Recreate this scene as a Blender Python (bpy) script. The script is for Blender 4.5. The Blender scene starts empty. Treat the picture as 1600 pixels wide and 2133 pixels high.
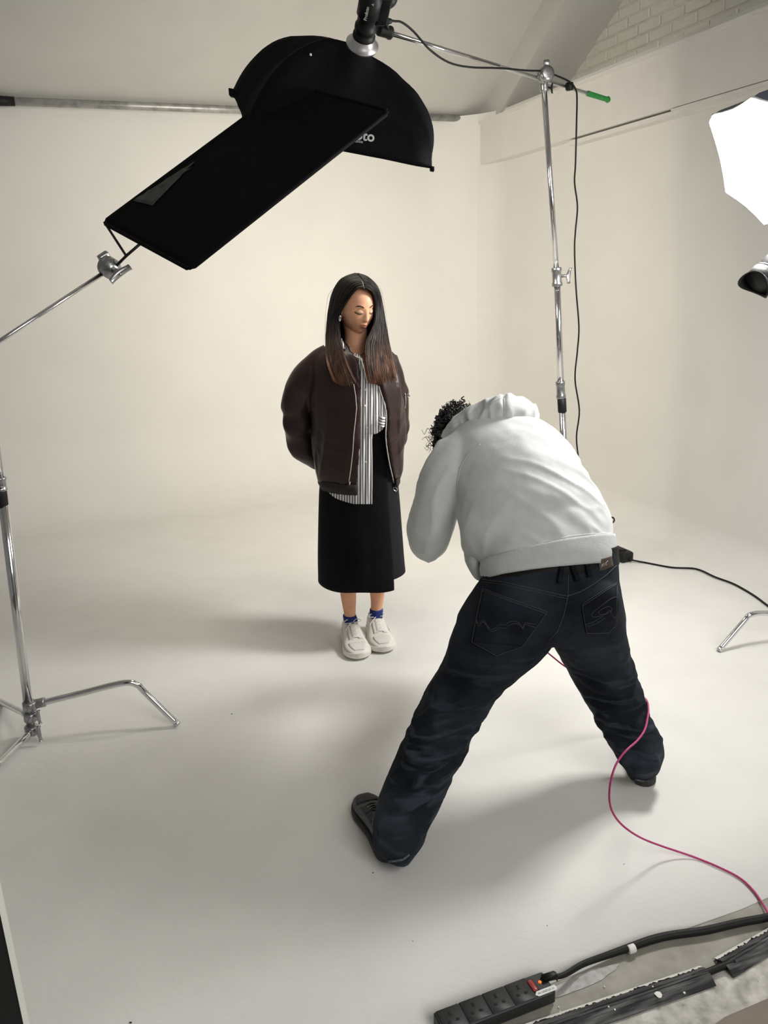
import bpy, bmesh, math, random
import numpy as np
from mathutils import Vector, Matrix, noise
from mathutils.bvhtree import BVHTree
random.seed(7)
PI = math.pi
D = bpy.data
sc = bpy.context.scene
col = sc.collection
# ------------------------------------------------------------------ camera
CAMZ, PITCH, ROLL, FPX = 1.665, math.radians(16.5), .035, 1640.
cF = Vector((0, math.cos(PITCH), -math.sin(PITCH)))
_R, _U = Vector((1, 0, 0)), Vector((0, math.sin(PITCH), math.cos(PITCH)))
cR = _R * math.cos(ROLL) - _U * math.sin(ROLL)
cU = _R * math.sin(ROLL) + _U * math.cos(ROLL)
cC = Vector((0, 0, CAMZ))
cam = D.cameras.new('camera'); cam.sensor_fit = 'VERTICAL'; cam.sensor_height = 36
cam.lens = FPX / 2133 * 36; cam.clip_start = .05; cam.clip_end = 100
co = D.objects.new('camera', cam); col.objects.link(co)
co.matrix_world = Matrix(((cR.x, cU.x, -cF.x, 0), (cR.y, cU.y, -cF.y, 0), (cR.z, cU.z, -cF.z, CAMZ), (0, 0, 0, 1)))
sc.camera = co
# ------------------------------------------------------------------ world, lights, exposure
w = D.worlds.new('world'); sc.world = w; w.use_nodes = True
w.node_tree.nodes['Background'].inputs[0].default_value = (1, .985, .95, 1)
w.node_tree.nodes['Background'].inputs[1].default_value = .17
sc.view_settings.view_transform = 'Standard'; sc.view_settings.look = 'None'
sc.view_settings.exposure = 0; sc.view_settings.gamma = 1; sc.view_settings.use_curve_mapping = False
KEY_POWER, KEY_COLOR = 36, (1, .915, .77, 1)           # emission of the overhead softbox's front cloth
KEY_WATTS, KEY_SPREAD = 29, 118                    # area lamp added before that cloth, spread narrowed to light the back wall
FILL_POWER, FILL_COLOR = 82, (1, .985, .95, 1)      # emission of the octagonal lamp at the right
REAR_FILL = 112                                        # added fill lamp, out of view behind the camera, brightening the near side
la = D.lights.new('rear_fill_lamp', 'AREA'); la.energy = REAR_FILL; la.size = 2.6; la.color = (1, .985, .95)
lo = D.objects.new('rear_fill_lamp', la); col.objects.link(lo); lo.location = (2.5, -1.4, 3.4)
lo.rotation_euler = (Vector((2.5, -1.4, 3.4)) - Vector((.7, 2.0, .6))).to_track_quat('Z', 'Y').to_euler()

def ray(x, y): return cF + cR * ((x - 800) / FPX) - cU * ((y - 1066.5) / FPX)
def P(x, y, Y):                      # the point of the world plane y = Y
    d = ray(x, y); return cC + d * (Y / d.y)
def G(x, y, z=0.):                   # the point of the level plane z
    d = ray(x, y); return cC + d * ((z - CAMZ) / d.z)
YAW = math.radians(21)
rU = Vector((-math.sin(YAW), math.cos(YAW), 0)); rR = Vector((math.cos(YAW), math.sin(YAW), 0))
def RM(a, b, z=0.): return rR * a + rU * b + Vector((0, 0, z))     # room coordinates
# ------------------------------------------------------------------ materials
def mat(name, base, rough=.6, metal=0., var=0., vscale=8., bump=0., bscale=60., base2=None, emit=None, estr=0., sheen=0., spec=.5, stretch=None, detail=4., coat=0.):
    m = D.materials.new(name); m.use_nodes = True; nt = m.node_tree; b = nt.nodes['Principled BSDF']
    b.inputs['Base Color'].default_value = (*base, 1); b.inputs['Roughness'].default_value = rough
    b.inputs['Metallic'].default_value = metal; b.inputs['Specular IOR Level'].default_value = spec
    b.inputs['Sheen Weight'].default_value = sheen; b.inputs['Coat Weight'].default_value = coat
    if emit: b.inputs['Emission Color'].default_value = (*emit[:3], 1); b.inputs['Emission Strength'].default_value = estr
    tc = nt.nodes.new('ShaderNodeTexCoord'); mp = nt.nodes.new('ShaderNodeMapping'); nt.links.new(tc.outputs['Object'], mp.inputs[0])
    if stretch: mp.inputs['Scale'].default_value = stretch
    if var or base2:
        n = nt.nodes.new('ShaderNodeTexNoise'); n.inputs['Scale'].default_value = vscale; n.inputs['Detail'].default_value = detail
        nt.links.new(mp.outputs[0], n.inputs['Vector'])
        r = nt.nodes.new('ShaderNodeValToRGB'); r.color_ramp.elements[0].position = .35; r.color_ramp.elements[1].position = .65
        c2 = base2 if base2 else tuple(min(1, c * (1 + var)) for c in base); c1 = base if base2 else tuple(c * (1 - var) for c in base)
        r.color_ramp.elements[0].color = (*c1, 1); r.color_ramp.elements[1].color = (*c2, 1)
        nt.links.new(n.outputs[0], r.inputs[0]); nt.links.new(r.outputs[0], b.inputs['Base Color'])
    if bump:
        n = nt.nodes.new('ShaderNodeTexNoise'); n.inputs['Scale'].default_value = bscale; n.inputs['Detail'].default_value = 5
        nt.links.new(mp.outputs[0], n.inputs['Vector'])
        bp = nt.nodes.new('ShaderNodeBump'); bp.inputs['Strength'].default_value = bump; bp.inputs['Distance'].default_value = .002
        nt.links.new(n.outputs[0], bp.inputs['Height']); nt.links.new(bp.outputs[0], b.inputs['Normal'])
    return m
M = {}
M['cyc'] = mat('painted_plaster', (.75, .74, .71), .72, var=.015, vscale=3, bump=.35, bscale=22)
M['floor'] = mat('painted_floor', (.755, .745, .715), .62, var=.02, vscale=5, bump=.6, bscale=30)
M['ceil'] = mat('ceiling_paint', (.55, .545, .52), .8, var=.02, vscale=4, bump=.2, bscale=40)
M['beam'] = mat('beam_paint', (.74, .72, .69), .6, var=.02, vscale=6, bump=.2, bscale=30)
M['brickp'] = mat('painted_brick', (.70, .68, .62), .75, var=.03, vscale=14, bump=.7, bscale=60)
M['mortar'] = mat('painted_mortar', (.68, .66, .60), .85, var=.03, bump=.6, bscale=80)
M['greyfl'] = mat('grey_floor_paint', (.24, .225, .19), .6, base2=(.33, .31, .27), vscale=14, bump=.5, bscale=50)
M['dirtfl'] = mat('scuffed_screed', (.30, .285, .25), .75, base2=(.60, .58, .54), vscale=22, bump=1, bscale=60, detail=8)
M['brownfl'] = mat('brown_floor', (.17, .13, .10), .6, var=.1, vscale=9, bump=.3)
M['scuff'] = mat('white_scuff', (.50, .50, .50), .8, base2=(.36, .35, .33), vscale=60, bump=.5)
M['flake'] = mat('paint_flake', (.78, .77, .72), .7, var=.04, vscale=60)
M['steel'] = mat('galvanised_pipe', (.42, .42, .41), .45, .75, var=.25, vscale=14, bump=.2, stretch=(1, 1, 1))
M['chrome'] = mat('chrome', (.72, .72, .74), .13, 1., var=.04, vscale=20)
M['castm'] = mat('cast_metal', (.36, .36, .37), .28, .9, var=.08, vscale=60, bump=.3, bscale=200)
M['black'] = mat('black_plastic', (.008, .0085, .009), .5, var=.15, vscale=40, bump=.15, bscale=300, spec=.28)
M['blackf'] = mat('black_fabric', (.0035, .0038, .0045), .8, var=.2, vscale=30, bump=.4, bscale=500, sheen=0, spec=.12)
M['flagf'] = mat('black_duvetyne', (.003, .0032, .0034), .9, var=.2, vscale=30, bump=.3, bscale=500, spec=.12)
M['tapeb'] = mat('grey_black_tape', (.035, .040, .038), .5, var=.35, vscale=40, bump=.8, bscale=60, stretch=(1, 1, 1))
M['rubber'] = mat('black_rubber', (.008, .008, .008), .55, var=.2, vscale=30, bump=.2, spec=.25)
M['alu'] = mat('aluminium', (.62, .62, .62), .32, .9, var=.06, vscale=30)
M['green'] = mat('green_rubber', (.02, .24, .045), .5, var=.1, vscale=40)
M['keyglow'] = mat('softbox_cloth_lit', (.9, .9, .88), .8, emit=KEY_COLOR, estr=KEY_POWER, var=.02)
M['fillglow'] = mat('diffuser_cloth_lit', (.9, .9, .9), .8, emit=FILL_COLOR, estr=FILL_POWER, var=.02)
M['greyshell'] = mat('slate_blue_fabric', (.10, .11, .15), .7, var=.1, vscale=40, bump=.3)
M['skinw'] = mat('warm_skin', (.80, .41, .245), .52, var=.05, vscale=25, bump=.1, bscale=200)
M['skinm'] = mat('olive_skin', (.45, .26, .17), .55, var=.05, vscale=25, bump=.1, bscale=200)
M['lip'] = mat('lip', (.46, .17, .13), .4, var=.05, vscale=80)
M['lid'] = mat('eyelid', (.72, .40, .26), .55, var=.04, vscale=80)
M['brow'] = mat('eyebrow_hair', (.055, .028, .018), .7, var=.2, vscale=200)
M['silver'] = mat('silver', (.85, .85, .86), .15, 1., var=.02)
M['gold'] = mat('gold_chain', (.45, .22, .10), .3, .8, var=.05)
M['jacket'] = mat('brown_satin', (.030, .0165, .0150), .38, var=.12, vscale=9, bump=.25, bscale=40, spec=.28)
M['rib'] = mat('brown_rib_knit', (.018, .012, .012), .8, var=.1, vscale=50, bump=.5, bscale=200)
M['zip'] = mat('pale_zip_tape', (.52, .49, .44), .5, var=.1, vscale=150)
M['skirt'] = mat('black_wool', (.0050, .0054, .0064), .8, var=.2, vscale=5, bump=.4, bscale=300, spec=.12)
M['skirt2'] = mat('charcoal_wool', (.017, .018, .020), .8, var=.1, vscale=30, bump=.4, bscale=300, spec=.12)
M['sock'] = mat('blue_knit', (.010, .03, .20), .8, var=.1, vscale=60, bump=.8, bscale=150)
M['sneak'] = mat('white_leather', (.83, .80, .74), .5, var=.02, vscale=30, bump=.15)
M['sneakp'] = mat('white_mesh_cloth', (.80, .775, .73), .75, var=.05, vscale=120, bump=.6, bscale=400)
M['solew'] = mat('white_foam_sole', (.80, .77, .70), .6, var=.02, vscale=30)
M['laced'] = mat('white_lace', (.86, .84, .80), .7, var=.03, vscale=200)
M['hoodie'] = mat('pale_grey_fleece', (.60, .62, .62), .9, var=.05, vscale=14, bump=.35, bscale=420, sheen=.15, spec=.2)
M['hoodrib'] = mat('grey_rib_band', (.54, .56, .57), .9, var=.04, vscale=30, bump=.8, bscale=260, spec=.2)
M['denim'] = mat('dark_denim', (.0045, .0070, .0120), .8, base2=(.024, .030, .040), vscale=5, bump=.7, bscale=420, spec=.15, detail=8)
M['denimp'] = mat('pocket_denim', (.0040, .0062, .0110), .8, base2=(.018, .024, .034), vscale=7, bump=.7, bscale=420, spec=.15, detail=8)
M['stitch'] = mat('denim_stitch', (.055, .058, .055), .8, var=.2, vscale=200)
M['fray'] = mat('worn_denim_hem', (.14, .15, .16), .9, base2=(.03, .035, .04), vscale=60, bump=.8, bscale=200)
M['belt'] = mat('dark_leather', (.008, .0055, .005), .6, var=.2, vscale=30, bump=.3, spec=.25)
M['patch'] = mat('brown_leather_patch', (.075, .055, .042), .55, var=.15, vscale=30, bump=.3)
M['hairm'] = mat('black_curly_hair', (.006, .005, .005), .38, var=.3, vscale=60, spec=.5)
M['shoem'] = mat('black_suede', (.030, .030, .033), .75, var=.15, vscale=30, bump=.4, bscale=300)
M['shoeg'] = mat('grey_shoe_cloth', (.085, .092, .10), .75, var=.2, vscale=60, bump=.5, bscale=300)
M['solem'] = mat('dark_sole', (.03, .028, .026), .7, var=.1)
M['solerim'] = mat('tan_sole_edge', (.22, .21, .18), .7, var=.1)
M['pink'] = mat('magenta_cable', (.46, .03, .16), .42, var=.04, vscale=100)
M['redsw'] = mat('red_switch', (.30, .035, .03), .35, var=.05, vscale=60)
M['neon'] = mat('neon_lamp', (.9, .15, .02), .3, emit=(1, .12, .01), estr=1.2, var=.1, vscale=300)
M['slot'] = mat('socket_slot', (.002, .002, .002), .8, var=.1)
M['label'] = mat('white_label', (.75, .75, .73), .5, var=.02)
M['ink'] = mat('black_ink', (.03, .03, .03), .6, var=.1)
M['whiteink'] = mat('white_print', (.55, .56, .56), .6, var=.05)
M['board_w'] = mat('white_foam_board', (.80, .81, .74), .8, var=.02)
M['board_b'] = mat('black_foam_board', (.003, .003, .003), .9, var=.1)
M['cover'] = mat('rubber_ramp', (.022, .022, .023), .6, base2=(.15, .15, .15), vscale=1, bump=.6, bscale=2.5, detail=9, spec=.25)
_mp = next(n for n in M['cover'].node_tree.nodes if n.type == 'MAPPING'); _mp.vector_type = 'TEXTURE'; _mp.inputs['Rotation'].default_value = (0, 0, .33); _mp.inputs['Scale'].default_value = (.12, .012, .012)
for _n in M['cover'].node_tree.nodes:
    if _n.type == 'VALTORGB': _n.color_ramp.elements[0].position = .42; _n.color_ramp.elements[1].position = .72
M['glass'] = mat('lens_glass', (.01, .01, .02), .05, var=.1)
def shirt_mat():
    m = mat('striped_cotton', (.8, .79, .78), .7, var=.01, bump=.3, bscale=200); nt = m.node_tree; b = nt.nodes['Principled BSDF']
    uv = nt.nodes.new('ShaderNodeUVMap'); sx = nt.nodes.new('ShaderNodeSeparateXYZ'); nt.links.new(uv.outputs[0], sx.inputs[0])
    mu = nt.nodes.new('ShaderNodeMath'); mu.operation = 'FRACT'; nt.links.new(sx.outputs[0], mu.inputs[0])
    r = nt.nodes.new('ShaderNodeValToRGB'); r.color_ramp.interpolation = 'CONSTANT'
    r.color_ramp.elements[0].color = (.82, .80, .80, 1); r.color_ramp.elements[1].position = .64; r.color_ramp.elements[1].color = (.045, .04, .05, 1)
    nt.links.new(mu.outputs[0], r.inputs[0]); nt.links.new(r.outputs[0], b.inputs['Base Color']); return m
M['shirt'] = shirt_mat()
def hair_mat():
    m = mat('long_brown_hair', (.02, .01, .008), .48, var=.1, spec=.4); nt = m.node_tree; b = nt.nodes['Principled BSDF']
    g = nt.nodes.new('ShaderNodeNewGeometry'); sp = nt.nodes.new('ShaderNodeSeparateXYZ'); nt.links.new(g.outputs['Position'], sp.inputs[0])
    n = nt.nodes.new('ShaderNodeTexNoise'); n.inputs['Scale'].default_value = 26; n.inputs['Detail'].default_value = 6
    mp = nt.nodes.new('ShaderNodeMapping'); mp.inputs['Scale'].default_value = (3, 3, .22); nt.links.new(g.outputs['Position'], mp.inputs[0]); nt.links.new(mp.outputs[0], n.inputs['Vector'])
    mr = nt.nodes.new('ShaderNodeMapRange'); mr.inputs[1].default_value = 1.56; mr.inputs[2].default_value = 1.17; nt.links.new(sp.outputs[2], mr.inputs[0])
    ad = nt.nodes.new('ShaderNodeMath'); ad.operation = 'MULTIPLY_ADD'; ad.inputs[1].default_value = .9; ad.inputs[2].default_value = -.45
    nt.links.new(n.outputs[0], ad.inputs[0]); a2 = nt.nodes.new('ShaderNodeMath'); nt.links.new(ad.outputs[0], a2.inputs[0]); nt.links.new(mr.outputs[0], a2.inputs[1])
    r = nt.nodes.new('ShaderNodeValToRGB'); e = r.color_ramp.elements
    e[0].position = .22; e[0].color = (.009, .006, .005, 1); e[1].position = 1; e[1].color = (.27, .115, .058, 1)
    k = e.new(.55); k.color = (.06, .029, .017, 1)
    nt.links.new(a2.outputs[0], r.inputs[0]); nt.links.new(r.outputs[0], b.inputs['Base Color']); return m
M['hairw'] = hair_mat()
def whiskers(m):              # the washed-out creases worn into the denim behind the knees
    nt = m.node_tree; b = nt.nodes['Principled BSDF']; src = b.inputs['Base Color'].links[0].from_socket
    g = nt.nodes.new('ShaderNodeTexCoord'); mp = nt.nodes.new('ShaderNodeMapping'); mp.inputs['Scale'].default_value = (3, 3, 17); nt.links.new(g.outputs['Object'], mp.inputs[0])
    n = nt.nodes.new('ShaderNodeTexNoise'); n.inputs['Scale'].default_value = 2.2; n.inputs['Detail'].default_value = 5; n.inputs['Distortion'].default_value = .8; nt.links.new(mp.outputs[0], n.inputs['Vector'])
    r = nt.nodes.new('ShaderNodeValToRGB'); r.color_ramp.elements[0].position = .50; r.color_ramp.elements[1].position = .66; nt.links.new(n.outputs[0], r.inputs[0])
    sp = nt.nodes.new('ShaderNodeSeparateXYZ'); nt.links.new(g.outputs['Object'], sp.inputs[0])
    z = nt.nodes.new('ShaderNodeValToRGB'); e = z.color_ramp.elements; e[0].position = .03; e[0].color = (.5, .5, .5, 1); e[1].position = .60; e[1].color = (.06, .06, .06, 1); k = e.new(.30); k.color = (.8, .8, .8, 1)
    nt.links.new(sp.outputs[2], z.inputs[0]); mu = nt.nodes.new('ShaderNodeMath'); mu.operation = 'MULTIPLY'; nt.links.new(r.outputs[0], mu.inputs[0]); nt.links.new(z.outputs[0], mu.inputs[1])
    mx = nt.nodes.new('ShaderNodeMix'); mx.data_type = 'RGBA'; nt.links.new(mu.outputs[0], mx.inputs[0]); nt.links.new(src, mx.inputs[6]); mx.inputs[7].default_value = (.048, .060, .080, 1)
    nt.links.new(mx.outputs[2], b.inputs['Base Color'])
whiskers(M['denim'])
M['strip'] = mat('strip_plastic', (.020, .021, .022), .45, var=.12, vscale=50, bump=.2, bscale=300, spec=.35)
# ------------------------------------------------------------------ object helpers
def setp(o, label=None, cat=None, group=None, kind=None):
    if label: o['label'] = label
    if cat: o['category'] = cat
    if group: o['group'] = group
    if kind: o['kind'] = kind
    return o
def empty(name, loc, label, cat, group=None):
    o = D.objects.new(name, None); col.objects.link(o); o.location = loc; o.empty_display_size = .1
    return setp(o, label, cat, group)
def obj(name, me, m=None, parent=None, smooth=True, label=None):
    o = D.objects.new(name, me); col.objects.link(o)
    if m is not None and not me.materials: me.materials.append(m)
    if smooth:
        for p in me.polygons: p.use_smooth = True
    if parent is not None:
        o.parent = parent
        if parent.type == 'EMPTY': o.matrix_parent_inverse = Matrix.Translation(-parent.location)
    if label: o['label'] = label
    return o
def sharp(me, deg=35):
    me.set_sharp_from_angle(angle=math.radians(deg)); return me
class MB:
    def __init__(s): s.v = []; s.f = []; s.uv = None
    def add(s, vs, fs):
        k = len(s.v); s.v += [tuple(p) for p in vs]; s.f += [tuple(i + k for i in f) for f in fs]; return s
    def mesh(s, name='mesh'):
        me = D.meshes.new(name); me.from_pydata(s.v, [], s.f); me.update()
        bm = bmesh.new(); bm.from_mesh(me); bmesh.ops.recalc_face_normals(bm, faces=bm.faces); bm.to_mesh(me); bm.free(); return me
    def box(s, c, x, y, z):              # half-axis vectors
        c, x, y, z = Vector(c), Vector(x), Vector(y), Vector(z)
        vs = [c + x * i + y * j + z * k for i in (-1, 1) for j in (-1, 1) for k in (-1, 1)]
        return s.add(vs, [(0, 1, 3, 2), (4, 6, 7, 5), (0, 4, 5, 1), (2, 3, 7, 6), (0, 2, 6, 4), (1, 5, 7, 3)])
    def bbox(s, c, x, y, z, bev=.1, pw=8):     # box with chamfered edges by lofting rounded rectangles along z
        c, x, y, z = Vector(c), Vector(x), Vector(y), Vector(z); rings = []
        lz = z.length; b = bev
        for t, k in ((-1, 1 - b / max(x.length, 1e-6)), (-1 + b / lz, 1), (1 - b / lz, 1), (1, 1 - b / max(x.length, 1e-6))):
            ky = 1 - (1 - k) * x.length / max(y.length, 1e-6)
            rings.append((c + z * t, x * k, y * ky, pw))
        return s.loft(rings, n=24, sub=1)
    def loft(s, rings, n=28, sub=3, cap=True, closed=True):
        R = [(Vector(r[0]), Vector(r[1]), Vector(r[2]), r[3] if len(r) > 3 else 2.) for r in rings]
        out = []
        K = len(R)
        for i in range(K - 1):
            p0, p1, p2, p3 = R[max(i - 1, 0)], R[i], R[i + 1], R[min(i + 2, K - 1)]
            for j in range(sub):
                t = j / sub; out.append(tuple(cr(p0[k], p1[k], p2[k], p3[k], t) for k in range(4)))
        out.append(R[-1]); vs = []
        for c, a, b, pw in out:
            for q in range(n):
                th = 2 * PI * q / n; ct, st = math.cos(th), math.sin(th); e = 2. / pw
                vs.append(c + a * (abs(ct) ** e * (1 if ct >= 0 else -1)) + b * (abs(st) ** e * (1 if st >= 0 else -1)))
        fs = []; L = len(out)
        for i in range(L - 1):
            for q in range(n):
                fs.append((i * n + q, i * n + (q + 1) % n, (i + 1) * n + (q + 1) % n, (i + 1) * n + q))
        if cap: fs += [tuple(range(n - 1, -1, -1)), tuple((L - 1) * n + q for q in range(n))]
        return s.add(vs, fs)
    def tube(s, pts, r, n=10, sub=4, cap=True):
        pts = [Vector(p) for p in pts]; rs = r if hasattr(r, '__len__') else [r] * len(pts)
        P2, R2 = smoothpath(pts, rs, sub)
        t0 = (P2[1] - P2[0]).normalized(); up = Vector((0, 0, 1)) if abs(t0.z) < .9 else Vector((1, 0, 0))
        a = t0.cross(up).normalized(); vs = []; L = len(P2)
        for i in range(L):
            t = (P2[min(i + 1, L - 1)] - P2[max(i - 1, 0)]).normalized()
            a = (a - t * a.dot(t)).normalized(); b = t.cross(a)
            for q in range(n): vs.append(P2[i] + (a * math.cos(2 * PI * q / n) + b * math.sin(2 * PI * q / n)) * R2[i])
        fs = [(i * n + q, i * n + (q + 1) % n, (i + 1) * n + (q + 1) % n, (i + 1) * n + q) for i in range(L - 1) for q in range(n)]
        if cap: fs += [tuple(range(n - 1, -1, -1)), tuple((L - 1) * n + q for q in range(n))]
        return s.add(vs, fs)
    def lathe(s, c, axis, prof, n=24, cap=True):      # prof: (distance along the axis, radius)
        c, ax = Vector(c), Vector(axis).normalized(); up = Vector((0, 0, 1)) if abs(ax.z) < .9 else Vector((1, 0, 0))
        a = ax.cross(up).normalized(); b = ax.cross(a)
        return s.loft([(c + ax * h, a * r, b * r) for h, r in prof], n=n, sub=1, cap=cap)
    def ell(s, c, a, b, d, n=20):
        c, a, b, d = Vector(c), Vector(a), Vector(b), Vector(d)
        return s.loft([(c + d * math.sin(t), a * math.cos(t), b * math.cos(t)) for t in [(-.5 + i / 12) * PI * .985 for i in range(13)]], n=n, sub=1)
    def grid(s, rows, close=False):
        k = len(s.v); h, w_ = len(rows), len(rows[0])
        for r in rows: s.v += [tuple(p) for p in r]
        for i in range(h - 1):
            for j in range(w_ - 1 + (1 if close else 0)):
                s.f.append((k + i * w_ + j, k + i * w_ + (j + 1) % w_, k + (i + 1) * w_ + (j + 1) % w_, k + (i + 1) * w_ + j))
        return s
def cr(p0, p1, p2, p3, t):
    return ((2 * p1) + (p2 - p0) * t + (2 * p0 - 5 * p1 + 4 * p2 - p3) * t * t + (3 * p1 - p0 - 3 * p2 + p3) * t ** 3) * .5
def smoothpath(pts, rs, sub):
    if sub <= 1: return pts, list(rs)
    o, q = [], []; K = len(pts)
    for i in range(K - 1):
        a = max(i - 1, 0); d = min(i + 2, K - 1)
        for j in range(sub):
            t = j / sub; o.append(cr(pts[a], pts[i], pts[i + 1], pts[d], t)); q.append(max(1e-5, cr(rs[a], rs[i], rs[i + 1], rs[d], t)))
    return o + [pts[-1]], q + [rs[-1]]
def evalmesh(o):
    bpy.context.view_layer.update(); dg = bpy.context.evaluated_depsgraph_get()
    me = D.meshes.new_from_object(o.evaluated_get(dg)); D.objects.remove(o); return me
def fuse(mb, voxel, smooth=4, disp=None, name='mesh', post=0):
    o = D.objects.new('tmp', mb.mesh(name)); col.objects.link(o)
    r = o.modifiers.new('r', 'REMESH'); r.mode = 'VOXEL'; r.voxel_size = voxel; r.use_smooth_shade = True
    if smooth: k = o.modifiers.new('s', 'SMOOTH'); k.factor = .5; k.iterations = smooth
    me = evalmesh(o); me.name = name
    if disp: displace(me, disp)
    if post:
        bm = bmesh.new(); bm.from_mesh(me)
        for _ in range(post): bmesh.ops.smooth_vert(bm, verts=bm.verts, factor=.5, use_axis_x=True, use_axis_y=True, use_axis_z=True)
        bm.to_mesh(me); bm.free()
    return me
def displace(me, fn):
    me.update(); ns = [v.normal.copy() for v in me.vertices]
    for v, n in zip(me.vertices, ns): v.co = v.co + n * fn(v.co, n)
    me.update()
def solid(mb, th, sub=0, offset=0, disp=None, name='mesh'):
    me = mb.mesh(name)
    o = D.objects.new('tmp', me); col.objects.link(o)
    if sub: k = o.modifiers.new('u', 'SUBSURF'); k.levels = sub; k.render_levels = sub
    k = o.modifiers.new('d', 'SOLIDIFY'); k.thickness = th; k.offset = offset
    me = evalmesh(o)
    if disp: displace(me, disp)
    return me
def nz(p, s, seed=0.): return noise.noise(Vector((p.x * s + seed, p.y * s + seed * 1.7, p.z * s - seed)))
def fold(p, along, fl, fa, seed=0., sharpn=2.):          # ridged noise drawn out along a direction
    t = Vector(along).normalized(); d = p.dot(t); q = (p - t * d) * fa + t * (d * fl)
    v = noise.noise(q + Vector((seed, seed * 2, 5))); return (1 - min(1, abs(v) * 2.2)) ** sharpn
def bvh(me): return BVHTree.FromPolygons([v.co.copy() for v in me.vertices], [tuple(p.vertices) for p in me.polygons])
def hit(t, x, y, off=.002):
    d = ray(x, y).normalized(); r = t.ray_cast(cC, d)
    if r[0] is None: return None
    n = r[1] if r[1].dot(d) < 0 else -r[1]
    return r[0] + n * off
def onsurf(t, pts, off=.002, step=6):
    out = []
    for (x0, y0), (x1, y1) in zip(pts[:-1], pts[1:]):
        k = max(1, int(math.hypot(x1 - x0, y1 - y0) / step))
        for j in range(k):
            h = hit(t, x0 + (x1 - x0) * j / k, y0 + (y1 - y0) * j / k, off)
            if h: out.append(h)
    h = hit(t, *pts[-1], off)
    if h: out.append(h)
    return out
def seam(t, pts, r, name, m, parent, off=.0005, step=6):
    q = onsurf(t, pts, off, step)
    if len(q) < 2: return None
    keep = [q[0]]
    for p in q[1:]:
        if (p - keep[-1]).length < .09: keep.append(p)
    mb = MB().tube(keep, r, n=6, sub=1); return obj(name, mb.mesh(name), m, parent)
def patch(t, corners, off, th, name, m, parent, nu=12, nv=12, disp=None):   # four corners, draped on the surface
    (ax, ay), (bx, by), (cx, cy), (dx, dy) = corners; rows = []
    for j in range(nv + 1):
        v = j / nv; row = []
        for i in range(nu + 1):
            u = i / nu; x = (ax * (1 - u) + bx * u) * (1 - v) + (dx * (1 - u) + cx * u) * v; y = (ay * (1 - u) + by * u) * (1 - v) + (dy * (1 - u) + cy * u) * v
            row.append(hit(t, x, y, off))
        rows.append(row)
    for i_ in range(nu + nv):
        for j in range(nv + 1):
            for i in range(nu + 1):
                if rows[j][i] is None:
                    for a, b in ((j, i - 1), (j, i + 1), (j - 1, i), (j + 1, i)):
                        if 0 <= a <= nv and 0 <= b <= nu and rows[a][b] is not None: rows[j][i] = rows[a][b].copy(); break
    return obj(name, solid(MB().grid(rows), th, offset=0, disp=disp), m, parent)
def text(s, size, origin, xdir, ydir, m, parent, depth=.0004, name='lettering', bold=0.):
    c = D.curves.new('t', 'FONT'); c.body = s; c.size = size; c.extrude = depth; c.offset = bold; c.align_x = 'CENTER'; c.align_y = 'CENTER'; c.resolution_u = 3
    o = D.objects.new('tmp', c); col.objects.link(o); me = evalmesh(o)
    x = Vector(xdir).normalized(); n = x.cross(Vector(ydir)).normalized(); y = n.cross(x)
    me.transform(Matrix(((x.x, y.x, n.x, origin[0]), (x.y, y.y, n.y, origin[1]), (x.z, y.z, n.z, origin[2]), (0, 0, 0, 1))))
    return obj(name, me, m, parent, smooth=False)
X, Yv, Z = Vector((1, 0, 0)), Vector((0, 1, 0)), Vector((0, 0, 1))

#=================================================================== THE SETTING
KS = 1.18                                            # the room stands this much further out than first paced off
BW, AW, EAVE, SL = 5.5 * KS, 2.955 * KS, CAMZ + 1.075 * KS, .6
def RK(a, b, z): return RM(a * KS, b * KS, CAMZ + (z - CAMZ) * KS)
# cyclorama: floor, cove and walls in one sweep
R1, R2 = .60, .48
path = []
for a in np.linspace(-4.6, AW - R2, 30): path.append((a, BW, 0, -1))
for t in np.linspace(0, PI / 2, 12)[1:]: path.append((AW - R2 + R2 * math.sin(t), BW - R2 + R2 * math.cos(t), -math.sin(t), -math.cos(t)))
for b in np.linspace(BW - R2, 1.29, 24)[1:]: path.append((AW, b, -1, 0))
prof = [(R1, 0.)] + [(R1 - R1 * math.sin(t), R1 - R1 * math.cos(t)) for t in np.linspace(0, PI / 2, 14)[1:]] + [(0, z) for z in np.linspace(R1, EAVE, 8)[1:]]
mb = MB()
def base_pt(p, d, z):
    a, b, na, nb = p; k_ = 1 - .70 * min(1, max(0, (BW - .1 - b) / .6)); dd = d * k_
    if z < R1: z = z * k_
    a2, b2 = a + na * dd, b + nb * dd
    if dd > 0:                         # keep the corner's cove from folding over itself
        a2 = min(a2, AW - dd * (1 if b < BW - R2 else min(1, max(0, (a - (AW - R2)) / R2)) ** 1.5))
    return RM(a2, b2, z)
half = len([p for p in path if p[3] == -1 and p[2] == 0])
mb.grid([[base_pt(p, d, z) for d, z in prof] for p in path])
backwall = MB().grid([[base_pt(p, d, z) for d, z in prof] for p in path[:half + 6]])
rightwall = MB().grid([[base_pt(p, d, z) for d, z in prof] for p in path[half + 5:]])
o = obj('wall_back', backwall.mesh(), M['cyc']); setp(o, 'cream painted studio back wall curving down into the floor', None, None, 'structure')
o = obj('wall_right', rightwall.mesh(), M['cyc']); setp(o, 'pale studio side wall under the boxed beam', None, None, 'structure')
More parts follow.
